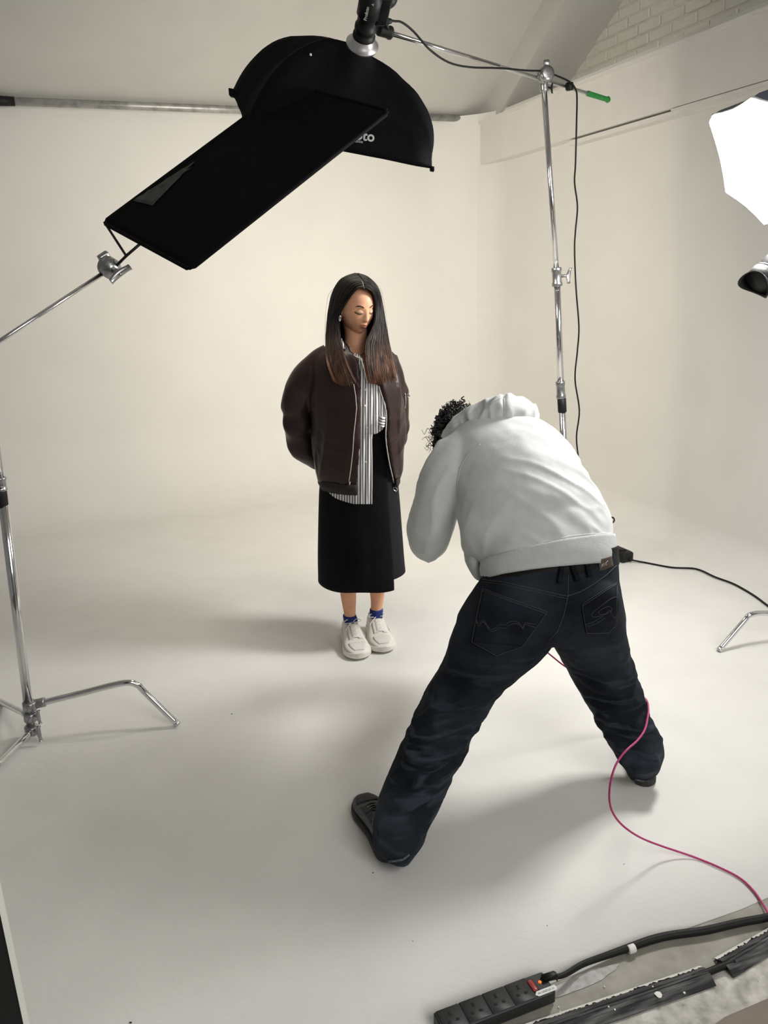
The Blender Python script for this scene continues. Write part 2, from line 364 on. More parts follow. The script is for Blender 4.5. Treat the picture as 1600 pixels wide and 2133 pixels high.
# white floor with its uneven painted edge
edge = []
for i, a in enumerate(np.linspace(-4.6, AW, 90)):
    edge.append((a, 1.285 + .012 * noise.noise(Vector((a * 3, 0, 0))) + .004 * noise.noise(Vector((a * 16, 4, 0)))))
rows = [[RM(a, b, 0) for a, b in edge]]
for t in np.linspace(0, 1, 14)[1:]:
    rows.append([RM(a, b + (BW - R1 + .01 - b) * t, 0) for a, b in edge])
rows.insert(0, [RM(a, b, -.003) for a, b in edge])
o = obj('floor', MB().grid(rows).mesh(), M['floor']); setp(o, 'white painted studio floor', None, None, 'structure')
o = obj('floor_2', MB().grid([[RM(-4.6, .2, -.003), RM(5, .2, -.003)], [RM(-4.6, 1.5, -.003), RM(5, 1.5, -.003)]]).mesh(), M['greyfl']); setp(o, 'grey painted floor strip in front of the white floor', None, None, 'structure')
# scuffed pale band and brown floor past the cable covers
e1, e2 = [], []
for a in np.linspace(-1, 5.4, 120):
    e1.append(RM(a, 1.150 + .008 * noise.noise(Vector((a * 9, 1, 0))), -.0022)); e2.append(RM(a, 1.046 + .012 * noise.noise(Vector((a * 11, 7, 0))) + .004 * noise.noise(Vector((a * 50, 7, 0))), -.0022))
o = obj('floor_3', MB().grid([e2, e1]).mesh(), M['dirtfl']); setp(o, 'pale scuffed floor band beside the cable covers', None, None, 'structure')
o = obj('floor_4', MB().grid([[RM(-4.6, -6, -.0026), RM(5, -6, -.0026)], [RM(-4.6, 1.06, -.0026), RM(5, 1.06, -.0026)]]).mesh(), M['brownfl']); setp(o, 'brown floor at the near corner', None, None, 'structure')
# sloping ceiling
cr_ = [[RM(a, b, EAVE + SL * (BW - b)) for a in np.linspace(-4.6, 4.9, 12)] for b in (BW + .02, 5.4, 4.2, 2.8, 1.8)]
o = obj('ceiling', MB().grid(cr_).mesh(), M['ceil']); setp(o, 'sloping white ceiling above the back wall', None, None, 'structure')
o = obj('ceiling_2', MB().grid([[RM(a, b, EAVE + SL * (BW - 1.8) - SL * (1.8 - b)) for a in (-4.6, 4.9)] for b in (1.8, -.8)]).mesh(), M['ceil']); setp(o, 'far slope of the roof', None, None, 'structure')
# brick gable above the beam : backing + single bricks
ga = 3.33 * KS
o = obj('wall_gable', MB().box(RM(ga + .114, 3.2, 4.3), rR * .13, rU * 3.6, Z * 1.9).mesh(), M['mortar'], smooth=False); setp(o, 'white painted brick gable wall above the beam', None, None, 'structure')
bm_ = MB().bbox((0, 0, 0), rU * .1085, Z * .0335, rR * .03, .006).mesh('brick'); bm_.materials.append(M['brickp'])
gable = o; nb = 0
for k in range(16):
    z = 2.86 + k * .075
    for j in range(16):
        b = 2.75 + j * .226 + (k % 2) * .113
        if z > EAVE - .2 + SL * (BW - b) + .1 or b > 6.05: continue
        q = D.objects.new('brick', bm_); col.objects.link(q); q.parent = gable
        q.location = RM(ga + .004 + random.uniform(-.004, .003), b, z); nb += 1
for p in bm_.polygons: p.use_smooth = False
# rafter under the slope
o = obj('trim_1', MB().grid([[RM(a, b, EAVE + SL * (BW - b) - d) for a, d in ((2.93 * KS, -.01), (2.93 * KS, .26), (3.33 * KS, .26), (3.33 * KS, -.01))] for b in (BW + .0, 5.2, 3.6, 1.8)]).mesh(), M['ceil'], smooth=False); setp(o, 'white boxed rafter running up under the ceiling', None, None, 'structure')
# boxed tie beam with ledge and batten
o = obj('trim_2', MB().box(RK(3.12, 2.6, 2.54), rR * .25 * KS, rU * 2.895 * KS, Z * .13 * KS).mesh(), M['beam'], smooth=False); setp(o, 'white boxed beam along the right wall', None, None, 'structure')
o = obj('trim_3', MB().box(RK(3.11, 2.6, 2.680), rR * .25 * KS, rU * 2.88 * KS, Z * .010 * KS).mesh(), M['beam'], smooth=False); setp(o, 'thin ledge along the top of the beam', None, None, 'structure')
o = obj('trim_4', MB().box(RK(2.925, 1.9, 2.388), rR * .04 * KS, rU * 2.38 * KS, Z * .012 * KS).box(RK(2.895, 1.3, 2.402), rR * .028 * KS, rU * 2.1 * KS, Z * .004 * KS).mesh(), M['beam'], smooth=False); setp(o, 'pale batten fixed under the beam', None, None, 'structure')
# pipe across the back wall
pp0, pp1 = RK(-1.2, 5.46, 2.715), RK(2.95, 5.46, 2.728)
o = obj('wall_pipe', MB().lathe(pp0, pp1 - pp0, [(0, .027), ((pp1 - pp0).length, .027)], n=20).mesh(), M['steel']); setp(o, 'grey steel pipe running along the top of the back wall', 'pipe')
tp = P(22, 214, 5.0); tpa = RK(-.17, 5.46, 2.7185)
o = obj('tape', MB().lathe(tpa - rR * .25, rR, [(0, .030), (.02, .034), (.24, .033), (.33, .030)], n=16).mesh(), M['black'], o, label='black tape wrapped round the pipe')
# foam board edge at the near left
def board():
    L1, L2 = P(6, 1875, 1.30), P(62, 2133, 1.30); d = (L1 - L2).normalized()
    d = Z.copy()
    inner = Vector((-.58, -.80, 0)).normalized()
    c = Vector((L2.x, L2.y, 0)); hgt = 2.35
    t = Vector((L2 - P(44.5, 2133, 1.30))); wdt = t.length
    e = Vector((1, 0, 0))
    root = empty('foam_board', c + Vector((0, 0, 0)), 'black foam board with white edge standing at the left front corner', 'board')
    up = d * hgt
    base = c + d * .002 - d * 0
    # face: black side recedes towards the camera, white edge faces the room
    me = MB().box(base + up * .5 + inner.cross(Z) * .0035 + inner * .292, inner * .28, inner.cross(Z) * .003, up * .5).mesh()
    obj('panel', me, M['board_b'], root, smooth=False)
    obj('edge_strip', MB().box(base + up * .5 + inner.cross(Z) * .0035 + inner * .0062, inner.cross(Z) * .004, inner * .0062, up * .5).mesh(), M['board_w'], root, smooth=False, label='white cut edge')
board()
#=================================================================== STANDS, LIGHTS AND GRIP
def tknob(root, c, axis, wing, s=1., m='castm'):           # screw knob with a wing handle
    axis = Vector(axis).normalized(); wing = Vector(wing).normalized()
    k = MB().lathe(c, axis, [(0, .006 * s), (.022 * s, .006 * s)], n=10)
    e = c + axis * .026 * s; o3 = axis.cross(wing).normalized()
    k.loft([(e - wing * .030 * s + axis * .006 * s, axis * .007 * s, o3 * .009 * s), (e - wing * .024 * s + axis * .004 * s, axis * .006 * s, o3 * .006 * s), (e, axis * .009 * s, o3 * .008 * s), (e + wing * .024 * s + axis * .004 * s, axis * .006 * s, o3 * .006 * s), (e + wing * .030 * s + axis * .006 * s, axis * .007 * s, o3 * .009 * s)], n=12)
    return obj('knob', k.mesh(), M[m], root)
def collar(root, c, ax, r, h, m='castm', name='collar'):
    return obj(name, MB().lathe(c - Vector(ax).normalized() * h / 2, ax, [(0, r), (.003, r * 1.12), (h * .18, r * 1.12), (h * .24, r), (h * .76, r), (h * .82, r * 1.14), (h - .003, r * 1.14), (h, r)], n=20).mesh(), M[m], root)
# --- left C-stand with gobo arm
hub = P(64, 1500, 2.70)
botm, topm = P(66, 1528, 2.69), P(3, 1020, 2.69)
dpo = (topm - botm).normalized()
cst = empty('century_stand', Vector((botm.x, botm.y, 0)), 'chrome light stand with bent legs at the left edge', 'light stand')
obj('pole', MB().lathe(botm, dpo, [(0, .0165), ((topm - botm).length + .02, .0165)], n=20).mesh(), M['chrome'], cst)
obj('upper_pole', MB().lathe(topm, dpo, [(0, .013), (.95, .013)], n=16).mesh(), M['chrome'], cst)
obj('sleeve', MB().lathe(P(4, 1052, 2.69), dpo, [(0, .021), (.002, .022), (.068, .022), (.07, .020)], n=20).mesh(), M['black'], cst, label='black plastic sleeve on the pole')
collar(cst, P(1, 1008, 2.69), dpo, .019, .05)
ft = G(368, 1508, .012)
for zc, nm in ((P(62, 1470, 2.69), 'a'), (P(64, 1492, 2.69), 'b'), (P(66, 1520, 2.69), 'c')):
    obj('leg_socket', MB().lathe(zc - dpo * .018, dpo, [(0, .022), (.003, .026), (.033, .026), (.036, .022)], n=20).mesh(), M['castm'], cst)
def leg(pts, r=.0125, foot=True, root=cst):
    l = obj('leg', MB().tube(pts, r, n=16, sub=8).mesh(), M['chrome'], root)
    if foot:
        d = (Vector(pts[-1]) - Vector(pts[-2])).normalized()
        obj('foot_cap', MB().lathe(Vector(pts[-1]) - d * .004, d, [(0, r), (.001, r * 1.1), (.012, r * 1.1), (.014, r * .9)], n=14).mesh(), M['alu'], l)
    return l
hs = P(75, 1467, 2.70); el = P(255, 1423, 2.74)
leg([hs, hs.lerp(el, .5), el, P(285, 1426, 2.75), P(305, 1445, 2.755), ft + Vector((0, 0, .004))])
obj('leg_clamp', MB().lathe(hs - X * .005, el - hs, [(0, .017), (.002, .0185), (.038, .0185), (.04, .017)], n=16).mesh(), M['castm'], cst)
h2 = P(55, 1488, 2.72); l2 = P(0, 1461, 2.98); l2b = h2 + (l2 - h2) * 1.6
leg([h2, l2, l2b, l2b + Vector((-.06, .05, -.05)), Vector((l2b.x - .11, l2b.y + .09, .012))])
h3 = P(60, 1528, 2.66); l3 = P(0, 1588, 2.46); l3b = h3 + (l3 - h3) * 1.15
leg([h3, l3, l3b, Vector((l3b.x - .06, l3b.y - .06, l3b.z - .035)), Vector((l3b.x - .11, l3b.y - .11, .012))])
tknob(cst, P(72, 1490, 2.67), Vector((.8, -.5, 0)), Z, .9); tknob(cst, P(72, 1522, 2.66), Vector((.8, -.5, -.1)), Z, 1.)
# arm and grip heads
armA, armB = P(-42, 738, 2.69), P(222, 565, 2.94)
arm = empty('gobo_arm', armA, 'long chrome arm reaching in from the left to hold the black flag', 'grip arm')
obj('rod', MB().lathe(armA - (armB - armA).normalized() * .25, armB - armA, [(0, .0082), ((armB - armA).length + .25, .0082)], n=16).mesh(), M['chrome'], arm)
gh = P(-42, 738, 2.67)
obj('grip_head', MB().lathe(gh + Yv * .03, -Yv, [(0, .028), (.004, .032), (.025, .032), (.027, .026), (.033, .026), (.035, .032), (.055, .032), (.06, .028)], n=24).mesh(), M['castm'], arm)
kc = P(232, 560, 2.93); kax = Vector((.62, -.62, -.30)).normalized(); ad = (armB - armA).normalized()
k2 = kax.cross(ad).normalized(); k1 = k2.cross(kax)
hd = obj('grip_head', MB().lathe(kc - kax * .048, kax, [(0, .020), (.003, .026), (.014, .028), (.016, .037), (.028, .037), (.0285, .030), (.037, .030), (.0375, .037), (.050, .037), (.055, .034), (.066, .020), (.070, .015)], n=28).mesh(), M['castm'], arm)
obj('jaw', MB().bbox(kc - kax * .05 + k1 * .012 + k2 * .024, k1 * .020, k2 * .014, kax * .012, .004).bbox(kc - kax * .042 - k2 * .016 + k1 * .01, k1 * .015, k2 * .014, kax * .011, .004).mesh(), M['castm'], hd)
tc_ = kc + kax * .055; wd = Vector((.86, .2, .42)).normalized()
wd = (wd - kax * wd.dot(kax)).normalized(); wo = kax.cross(wd)
obj('wing_handle', MB().lathe(kc + kax * .02, kax, [(0, .012), (.035, .011)], n=14).loft([(tc_ - wd * .042 + kax * .008, wo * .012, kax * .009), (tc_ - wd * .036 + kax * .006, wo * .011, kax * .008), (tc_ - wd * .012, wo * .013, kax * .009), (tc_ + wd * .012, wo * .013, kax * .009), (tc_ + wd * .036 + kax * .006, wo * .011, kax * .008), (tc_ + wd * .044 + kax * .010, wo * .012, kax * .009)], n=16).lathe(tc_ + kax * .008, kax, [(0, .005), (.003, .004)], n=10).mesh(), M['castm'], hd)
# --- black flag
fA, fB, fC, fD = Vector((-.866, 2.687, 1.868)), Vector((-.536, 2.38, 1.708)), Vector((.061, 2.678, 2.151)), Vector((-.269, 2.985, 2.311))
fA, fB, fC, fD = P(215, 464, 3.055), P(396, 562, 2.706), P(812, 232, 3.045), P(604, 176, 3.394)
fl = empty('flag', (fA + fB + fC + fD) / 4, 'long black cloth flag tilted in front of the softbox', 'light flag')
fn = (fB - fA).cross(fC - fB).normalized()
rows = []
def rnd(u, v):      # softened corners
    return u, v
for j in range(25):
    v = j / 24; row = []
    for i in range(17):
        u = i / 16; p = (fA.lerp(fB, u)).lerp(fD.lerp(fC, u), v)
        s = math.sin(u * PI) * math.sin(v * PI); p = p + fn * (.006 * s * noise.noise(Vector((u * 3, v * 5, 2))))
        row.append(p)
    rows.append(row)
panel = solid(MB().grid(rows), .004)
fp = obj('fabric', panel, M['flagf'], fl)
fb = bvh(panel)
def inset(p, q, k=.018): return p + (q - p).normalized() * k
fr = [inset(fA, fB), inset(fB, fA), inset(fB, fC), inset(fC, fB), inset(fC, fD), inset(fD, fC), inset(fD, fA), inset(fA, fD), inset(fA, fB)]
obj('frame', MB().tube(fr, .0075, n=10, sub=1).mesh(), M['blackf'], fl)
jn = P(263, 533, 2.91)
obj('frame_rod', MB().tube([P(240, 556, 2.925), jn, fA.lerp(fB, .46)], .005, n=10, sub=1).mesh(), M['black'], fl)
obj('brace', MB().tube([jn, fA.lerp(fB, .03)], .0045, n=10, sub=1).mesh(), M['black'], fl)
for nm, cs in (('t1', ((368, 362), (407, 338), (318, 430), (278, 420))), ('t2', ((352, 376), (402, 350), (336, 392), (300, 410)))):
    patch(fb, cs, .004, .0008, 'tape', M['tapeb'], fl, 10, 14, disp=lambda p, n: .003 * nz(p, 40))
# --- softbox on the boom
L1, R1_ = P(508, 276, 3.27), P(900, 352, 3.27)
e1_ = (R1_ - L1)
e2_ = Vector((-.05, .88, .44)).normalized(); e1n = e1_.normalized(); e2_ = (e2_ - e1n * e2_.dot(e1n)).normalized() * .56
L2, R2_ = P(484, 194, 3.50), R1_ + e2_
R2_ = P(860, 190, 3.50)
ring = P(752, 106, 3.37)
sb = empty('softbox', (L1 + R1_ + L2 + R2_) / 4, 'black rectangular softbox hanging above the standing woman', 'softbox')
cen = (L1 + R1_ + L2 + R2_) / 4
axd = (ring - cen).normalized()
rim = []
for a_, b_ in ((L1, R1_), (R1_, R2_), (R2_, L2), (L2, L1)):
    for k in range(12):
        t = k / 12; p = a_.lerp(b_, t); p = p + (cen - p) * (.03 * math.sin(t * PI)); rim.append(p)
def sbrow(t, j):
    p = rim[j]; n = len(rim); ang = 2 * PI * j / n
    k = (p - cen); kk = k - axd * k.dot(axd); r0 = ring + kk.normalized() * .05
    hf = .86 - (.30 * math.sin(PI * (j + 1) / 14) if j < 13 else 0)
    back = p + axd * ((ring - p).dot(axd) * hf) + Z * .015 * (hf > .8)     # control point : keeps the ribs bowed outwards
    q = j % 12; corner = abs(q / 12 - .5) * 2                  # 1 at the corners
    c1 = r0.lerp(back, .62 + .20 * corner); c2 = r0.lerp(back, .80 + .14 * corner) * .5 + p * .5 + (back - p) * (.0)
    nw = math.sin(PI * (j + 1) / 14) ** .6 if j < 13 else 0     # the near face falls away straighter below the ring
    c1 = c1.lerp(r0.lerp(p, .33) + axd * .012, nw); c2 = c2.lerp(r0.lerp(p, .66) + axd * .03, nw)
    a = (1 - t) ** 3; b = 3 * (1 - t) ** 2 * t; c = 3 * (1 - t) * t * t; d = t ** 3
    return r0 * a + c1 * b + c2 * c + p * d
rows = [[sbrow(t, j) for j in range(48)] for t in np.linspace(0, 1, 22)]
sh = MB().grid(rows, close=True)
shell = solid(sh, .003, disp=lambda p, n: .004 * nz(p, 9) + .003 * fold(p, axd, 1, 14))
obj('shell', shell, M['blackf'], sb)
obj('front_diffuser', MB().grid([[(p - cen) * s * .72 + cen + axd * .08 for p in rim] for s in (1, .6, .3, .02)], close=True).mesh(), M['keyglow'], sb, label='glowing front cloth')
sbt = bvh(shell)
kl = D.lights.new('softbox_flash', 'AREA'); kl.shape = 'RECTANGLE'; kl.size = .62; kl.size_y = .26; kl.energy = KEY_WATTS; kl.color = KEY_COLOR[:3]; kl.spread = math.radians(KEY_SPREAD)
ko = D.objects.new('softbox_flash', kl); col.objects.link(ko); ko.location = cen - axd * .03
kt = Vector((-.05, 7.0, 1.35)); ko.rotation_euler = (ko.location - kt).to_track_quat('Z', 'Y').to_euler()
axh = (P(773, 0, 3.22) - ring).normalized()
rg = obj('speed_ring', MB().lathe(ring + axh * .022, axh, [(-.03, .050), (-.004, .052), (0, .062), (.008, .062), (.016, .050), (.036, .041), (.042, .036)], n=32).mesh(), M['alu'], sb, label='silver speed ring')
tm = obj('tab', MB().bbox(P(722, 92, 3.37), Vector((.014, 0, 0)), Vector((0, .006, 0)), Z * .008, .002).mesh(), M['alu'], rg)
hh = hit(sbt, 759, 284, .004); ex = (hit(sbt, 790, 288, .004) - hit(sbt, 735, 280, .004)).normalized(); ey = (hit(sbt, 760, 268, .004) - hit(sbt, 757, 300, .004)).normalized()
text('Profoto', .052, hh - ex * .042, ex, ey, M['whiteink'], sb, bold=.0012)
h3_ = hit(sbt, 748, 295, .004)
text('OCF softbox', .017, h3_ - ex * .03, ex, ey, M['whiteink'], sb)
obj('rivet', MB().lathe(hit(sbt, 647, 114, .001), -ray(647, 114), [(0, .005), (.003, .004)], n=12).mesh(), M['label'], sb)
obj('corner_pocket', MB().bbox(L2, e1n * .012, Z * .014, Yv * .02, .004).mesh(), M['blackf'], sb)
obj('corner_pocket', MB().bbox(R1_, e1n * .008, Z * .008, Yv * .02, .003).mesh(), M['blackf'], sb)
# --- flash head
fh = empty('studio_strobe', ring + axh * .1, 'black cylindrical flash head pointing down into the softbox', 'flash head')
s0 = ring + axh * .052
fbody = obj('body', MB().lathe(s0, axh, [(0, .034), (.004, .041), (.02, .041), (.022, .038), (.034, .038), (.036, .041), (.05, .041), (.055, .036), (.09, .036), (.094, .043), (.16, .043), (.166, .037), (.30, .040), (.36, .036)], n=32).mesh(), M['black'], fh)
obj('focus_ring', MB().lathe(s0 + axh * .004, axh, [(0, .036), (.001, .0425), (.012, .0425), (.013, .036)], n=32).mesh(), M['rubber'], fh)
hd_ = Vector((1, -.15, -.05)).normalized()
br = obj('bracket', MB().bbox(s0 + axh * .10 + hd_ * .055, hd_ * .022, hd_.cross(axh).normalized() * .018, axh * .045, .006).mesh(), M['black'], fh)
obj('handle', MB().ell(P(800, -2, 3.30), X * .050, Yv * .035, Z * .036).ell(P(798, 14, 3.32), X * .014, Yv * .016, Z * .02).mesh(), M['black'], fh)
obj('cable_socket', MB().lathe(P(786, 45, 3.34), X, [(0, .014), (.04, .012), (.055, .007)], n=14).mesh(), M['black'], fh)
obj('clamp_lever', MB().loft([(P(790, 30, 3.33), X * .005, Z * .004), (P(802, 45, 3.36), X * .008, Z * .008), (P(808, 58, 3.38), X * .006, Z * .008)], n=10).mesh(), M['black'], br)
obj('receiver', MB().lathe(P(788, 62, 3.38), P(818, 70, 3.42) - P(788, 62, 3.38), [(0, .019), (.005, .021), (.045, .021), (.05, .024), (.058, .024)], n=16).mesh(), M['black'], br)
obj('status_lamp', MB().bbox(P(793, 28, 3.29), X * .007, Yv * .004, Z * .004, .001).mesh(), M['alu'], fh)
fbt = bvh(fbody.data)
for wt_, wx, wy, wsz in (('Profoto', 764, 27, .0165), ('A', 777, 9, .012)):
    wh = hit(fbt, wx, wy, .0015)
    if wh:
        wn = -ray(wx, wy).normalized(); wn = (wn - axh * wn.dot(axh)).normalized(); text(wt_, wsz, wh + wn * .003, axh, wn.cross(axh), M['whiteink'], fh, bold=.0001)
# --- boom stand
bA, bB = P(816, 70, 3.42), P(1268, 208, 4.48)
bd = (bB - bA).normalized(); tcl = (Vector((0, 0, 0)))
pole_t, pole_b = P(1133, 182, 4.08), P(1172, 915, 4.08)
pdir = (pole_b - pole_t).normalized()
foot = pole_t + pdir * ((pole_t.z - .10) / -pdir.z)
bs = empty('boom_stand', Vector((foot.x, foot.y, 0)), 'tall chrome stand behind the crouching man carrying the boom', 'light stand')
pm = P(1163, 580, 4.08); pl = P(1170, 822, 4.08)
pm = P(1160, 577, 4.08); pl = P(1169, 822, 4.08)
obj('pole', MB().lathe(pole_t, pm - pole_t, [(0, .0135), ((pm - pole_t).length, .0135)], n=18).mesh(), M['chrome'], bs)
obj('middle_pole', MB().lathe(pm, pl - pm, [(0, .0165), ((pl - pm).length, .0165)], n=18).mesh(), M['chrome'], bs)
obj('lower_pole', MB().lathe(pl, foot - pl, [(0, .019), ((foot - pl).length, .019)], n=18).mesh(), M['chrome'], bs)
c1_ = collar(bs, pm, pdir, .023, .09); tknob(c1_, pm + X * .024 - Z * -.004, X, Vector((.15, .3, 1)), 1.25)
collar(bs, P(1168, 812, 4.08), pdir, .022, .09)
obj('sleeve', MB().lathe(P(1170, 830, 4.08), pdir, [(0, .021), (.001, .0225), (.07, .0225), (.072, .021)], n=18).mesh(), M['black'], bs, label='black plastic sleeve on the pole')
for an in (-95, 35, 150):
    d = Vector((math.cos(math.radians(an)), math.sin(math.radians(an)), 0)); s = foot + Z * .04
    leg([s + d * .01, s + d * .13 + Z * .01, s + d * .17, s + d * .21 - Z * .05, Vector((foot.x, foot.y, .012)) + d * .27], .0125, True, bs)
bc = P(1132, 160, 4.07)
cl = obj('clamp', MB().lathe(bc + Vector((-.0, -.03, .0)), Vector((.25, -1, .1)), [(-.02, .020), (-.018, .032), (-.004, .034), (0, .026), (.006, .026), (.01, .034), (.03, .034), (.034, .020)], n=24).bbox(bc + Z * .045 + Vector((.004, -.03, 0)), X * .014, Yv * .02, Z * .016, .004).lathe(pole_t + Z * .01, pdir, [(-.05, .016), (-.03, .019), (.02, .020), (.03, .017)], n=16).mesh(), M['castm'], bs)
tknob(cl, pole_t + X * .018, Vector((1, -.2, -.3)), Z, .7, 'black')
bm2 = empty('boom_pole', bB, 'slim grey boom pole sloping from the softbox to its green tip', 'boom pole')
BL = (bB - bA).length
obj('tube', MB().lathe(bA, bd, [(0, .0085), (BL - .19, .0085)], n=14).mesh(), M['alu'], bm2)
obj('tube_upper', MB().lathe(bA + bd * .0, bd, [(0, .0095), (BL * .42, .0095)], n=14).mesh(), M['chrome'], bm2)
obj('end_grip', MB().lathe(bB - bd * .20, bd, [(0, .010), (.005, .013), (.185, .012), (.19, .016), (.2, .012)], n=14).mesh(), M['green'], bm2, label='green rubber end grip')
cp = bA + bd * (BL * .835)
obj('cable_clip', MB().lathe(P(1186, 172, 4.2), pdir, [(0, .016), (.002, .019), (.03, .019), (.034, .015)], n=14).mesh(), M['black'], bm2)
# --- hanging flash cable
pts = [P(792, 44, 3.34), P(808, 43, 3.35), P(822, 44, 3.36), P(838, 47, 3.4), P(862, 66, 3.45), P(895, 103, 3.5), P(935, 130, 3.6), P(980, 140, 3.7), P(1040, 142, 3.85), P(1100, 147, 3.95), P(1128, 148, 4.02), P(1150, 154, 4.08), P(1186, 170, 4.17), P(1199, 186, 4.2), P(1202, 205, 4.2), P(1201, 260, 4.2), P(1199, 340, 4.2), P(1197, 380, 4.2), P(1203, 430, 4.2), P(1199, 480, 4.2), P(1197, 520, 4.2), P(1200, 600, 4.2), P(1206, 680, 4.2), P(1203, 730, 4.2), P(1198, 790, 4.2), P(1207, 855, 4.2), P(1201, 910, 4.2), P(1206, 960, 4.2), P(1212, 1000, 4.2), P(1218, 1050, 4.2), P(1225, 1110, 4.22)]
pts += [Vector((1.28, 4.24, .012)), Vector((1.33, 4.4, .008))]
o = obj('flash_cable', MB().tube(pts, .0042, n=8, sub=5).mesh(), M['rubber']); setp(o, 'thin black cable hanging down beside the tall chrome stand', 'cable')
# --- distant floor socket block and its lead
sk = G(1282, 1160, .0); 
e = empty('extension_block', sk, 'small black extension block on the floor behind the man', 'power strip')
dd = (G(1312, 1163) - G(1270, 1145)).normalized(); dn = dd.cross(Z)
obj('body', MB().bbox(sk + Z * .03, dd * .115, dn * .045, Z * .028, .006).mesh(), M['black'], e)
obj('plug', MB().bbox(sk + Z * .055 + dd * .05 - dn * .0, dd * .022, dn * .022, Z * .012, .004).mesh(), M['rubber'], e)
q0 = sk + dd * .118 + Z * .02
o = obj('extension_lead', MB().tube([q0, G(1345, 1172, .006), G(1400, 1182, .006), G(1450, 1185, .008), G(1490, 1202, .01), G(1530, 1217, .008), G(1570, 1240, .006), G(1600, 1262, .006), G(1640, 1290, .006), G(1700, 1320, .006)], .0055, n=8, sub=6).mesh(), M['rubber']); setp(o, 'black lead running right across the floor from the small block', 'cable')
o = obj('looped_lead', MB().tube([P(1232, 1062, 4.1), P(1258, 1079, 4.1), P(1268, 1077, 4.12), P(1278, 1079, 4.13), P(1279, 1086, 4.13), P(1271, 1092, 4.12), P(1255, 1100, 4.12), P(1245, 1130, 4.2), P(1240, 1160, 4.28), Vector((1.25, 4.35, .008))], .0045, n=8, sub=5).mesh(), M['rubber']); setp(o, 'looped black lead sticking out beside the grey hoodie', 'cable')
# --- right lamp : octagonal diffuser, its stand and the second head
oc = P(1645, 330, 3.22); on = Vector((-.50, -.72, -.42)).normalized()
ox = on.cross(Z).normalized(); oy = ox.cross(on)
lamp = empty('octagonal_lamp', oc, 'glowing white octagonal diffuser at the right edge', 'studio lamp')
on = Vector((-.68, -.22, -.62)).normalized(); oq = P(1600, 330, 3.12)
def onplane(x, y):
    d = ray(x, y); return cC + d * ((oq - cC).dot(on) / d.dot(on))
rimv = [onplane(x, y) for x, y in ((1485, 240), (1520, 391), (1602, 460), (1680, 462), (1715, 400), (1702, 290), (1650, 215), (1568, 203))]
oc = sum(rimv, Vector()) / 8; rimv = [v - oc for v in rimv]
def octrow(s, h): 
    out = []
    for k in range(8):
        for j in range(4):
            p = rimv[k].lerp(rimv[(k + 1) % 8], j / 4) * (1 - .05 * math.sin(j / 4 * PI)); out.append(oc + p * s + on * h)
    return out
df = MB().grid([octrow(s, h) for s, h in ((1, 0), (.97, .03), (.8, .055), (.5, .075), (.02, .085))], close=True).mesh()
obj('front_diffuser', df, M['fillglow'], lamp, label='glowing white cloth')
obj('rim', MB().tube(octrow(1, 0) + [octrow(1, 0)[0]], .006, n=8, sub=1).mesh(), M['label'], lamp)
obj('shell', MB().grid([octrow(s, h) for s, h in ((1.0, -.004), (.98, -.03), (.72, -.18), (.2, -.30))], close=True).mesh(), M['greyshell'], lamp, label='slate grey back shell')
rf = G(1500, 1352, .012); hubr = Vector((2.0, 3.30, .0))
rs = empty('right_stand', hubr, 'chrome light stand whose bent leg enters at the right edge', 'light stand'); rs.name = 'lamp_stand'
sl = P(1565, 1280, 3.27)
leg([hubr + Z * .20, P(1640, 1283, 3.30), P(1600, 1277, 3.29), sl, P(1548, 1296, 3.26), rf], .0125, True, rs)
for an in (84, -52):
    d = Vector((math.cos(math.radians(an)), math.sin(math.radians(an)), 0)); leg([hubr + Z * .2, hubr + d * .35 + Z * .2, hubr + d * .40 + Z * .18, hubr + d * .54 + Z * .012], .0125, True, rs)
obj('pole', MB().lathe(hubr + Z * .1, Z, [(0, .0165), (1.95, .0165)], n=16).mesh(), M['chrome'], rs)
hq = P(1650, 515, 3.08); ha = (P(1568, 606, 3.0) - hq).normalized()
h2e = empty('studio_strobe', hq, 'dark flash head with a silver ring at the right edge below the diffuser', 'flash head')
L_ = (P(1566, 590, 2.80) - hq).length; h0 = P(1580, 588, 2.98)
obj('body', MB().lathe(h0, -ha, [(.045, .040), (.05, .044), (.26, .044)], n=28).mesh(), M['black'], h2e)
obj('front_barrel', MB().lathe(h0, -ha, [(.0, .050), (.003, .052), (.038, .052), (.044, .046)], n=28).mesh(), M['black'], h2e)
obj('trim_ring', MB().lathe(h0, -ha, [(.044, .047), (.045, .0495), (.049, .0495), (.05, .046)], n=28).mesh(), M['silver'], h2e, label='bright silver ring')
hx = ha.cross(Z).normalized(); hy = ha.cross(hx); pet = []
for s in (0, 1):
    pet.append([h0 + (hx * math.cos(t) + hy * math.sin(t)) * (.050 + .008 * s) + ha * (s * (.020 + .016 * math.cos(2 * t + 1.0))) for t in [2 * PI * i / 40 for i in range(40)]])
obj('hood', solid(MB().grid(pet, close=True), .003), M['black'], h2e)
obj('lens_glass', MB().lathe(h0 - ha * .004, ha, [(0, .046), (.002, .046)], n=24).mesh(), M['glass'], h2e)
obj('mount_arm', MB().tube([hq - ha * .0, hq + Vector((.12, .08, -.02)), Vector((2.0, 3.30, 1.62))], .010, n=12, sub=3).mesh(), M['chrome'], h2e)
obj('mount_arm', MB().tube([oc - on * .28, oc - on * .33 + Vector((.05, .02, 0)), Vector((2.0, 3.30, 2.02))], .012, n=12, sub=3).mesh(), M['chrome'], lamp)
text('M 2', .016, P(1600, 561, 2.90), P(1608, 568, 2.90) - P(1594, 554, 2.90), P(1604, 548, 2.90) - P(1594, 566, 2.91), M['whiteink'], h2e)
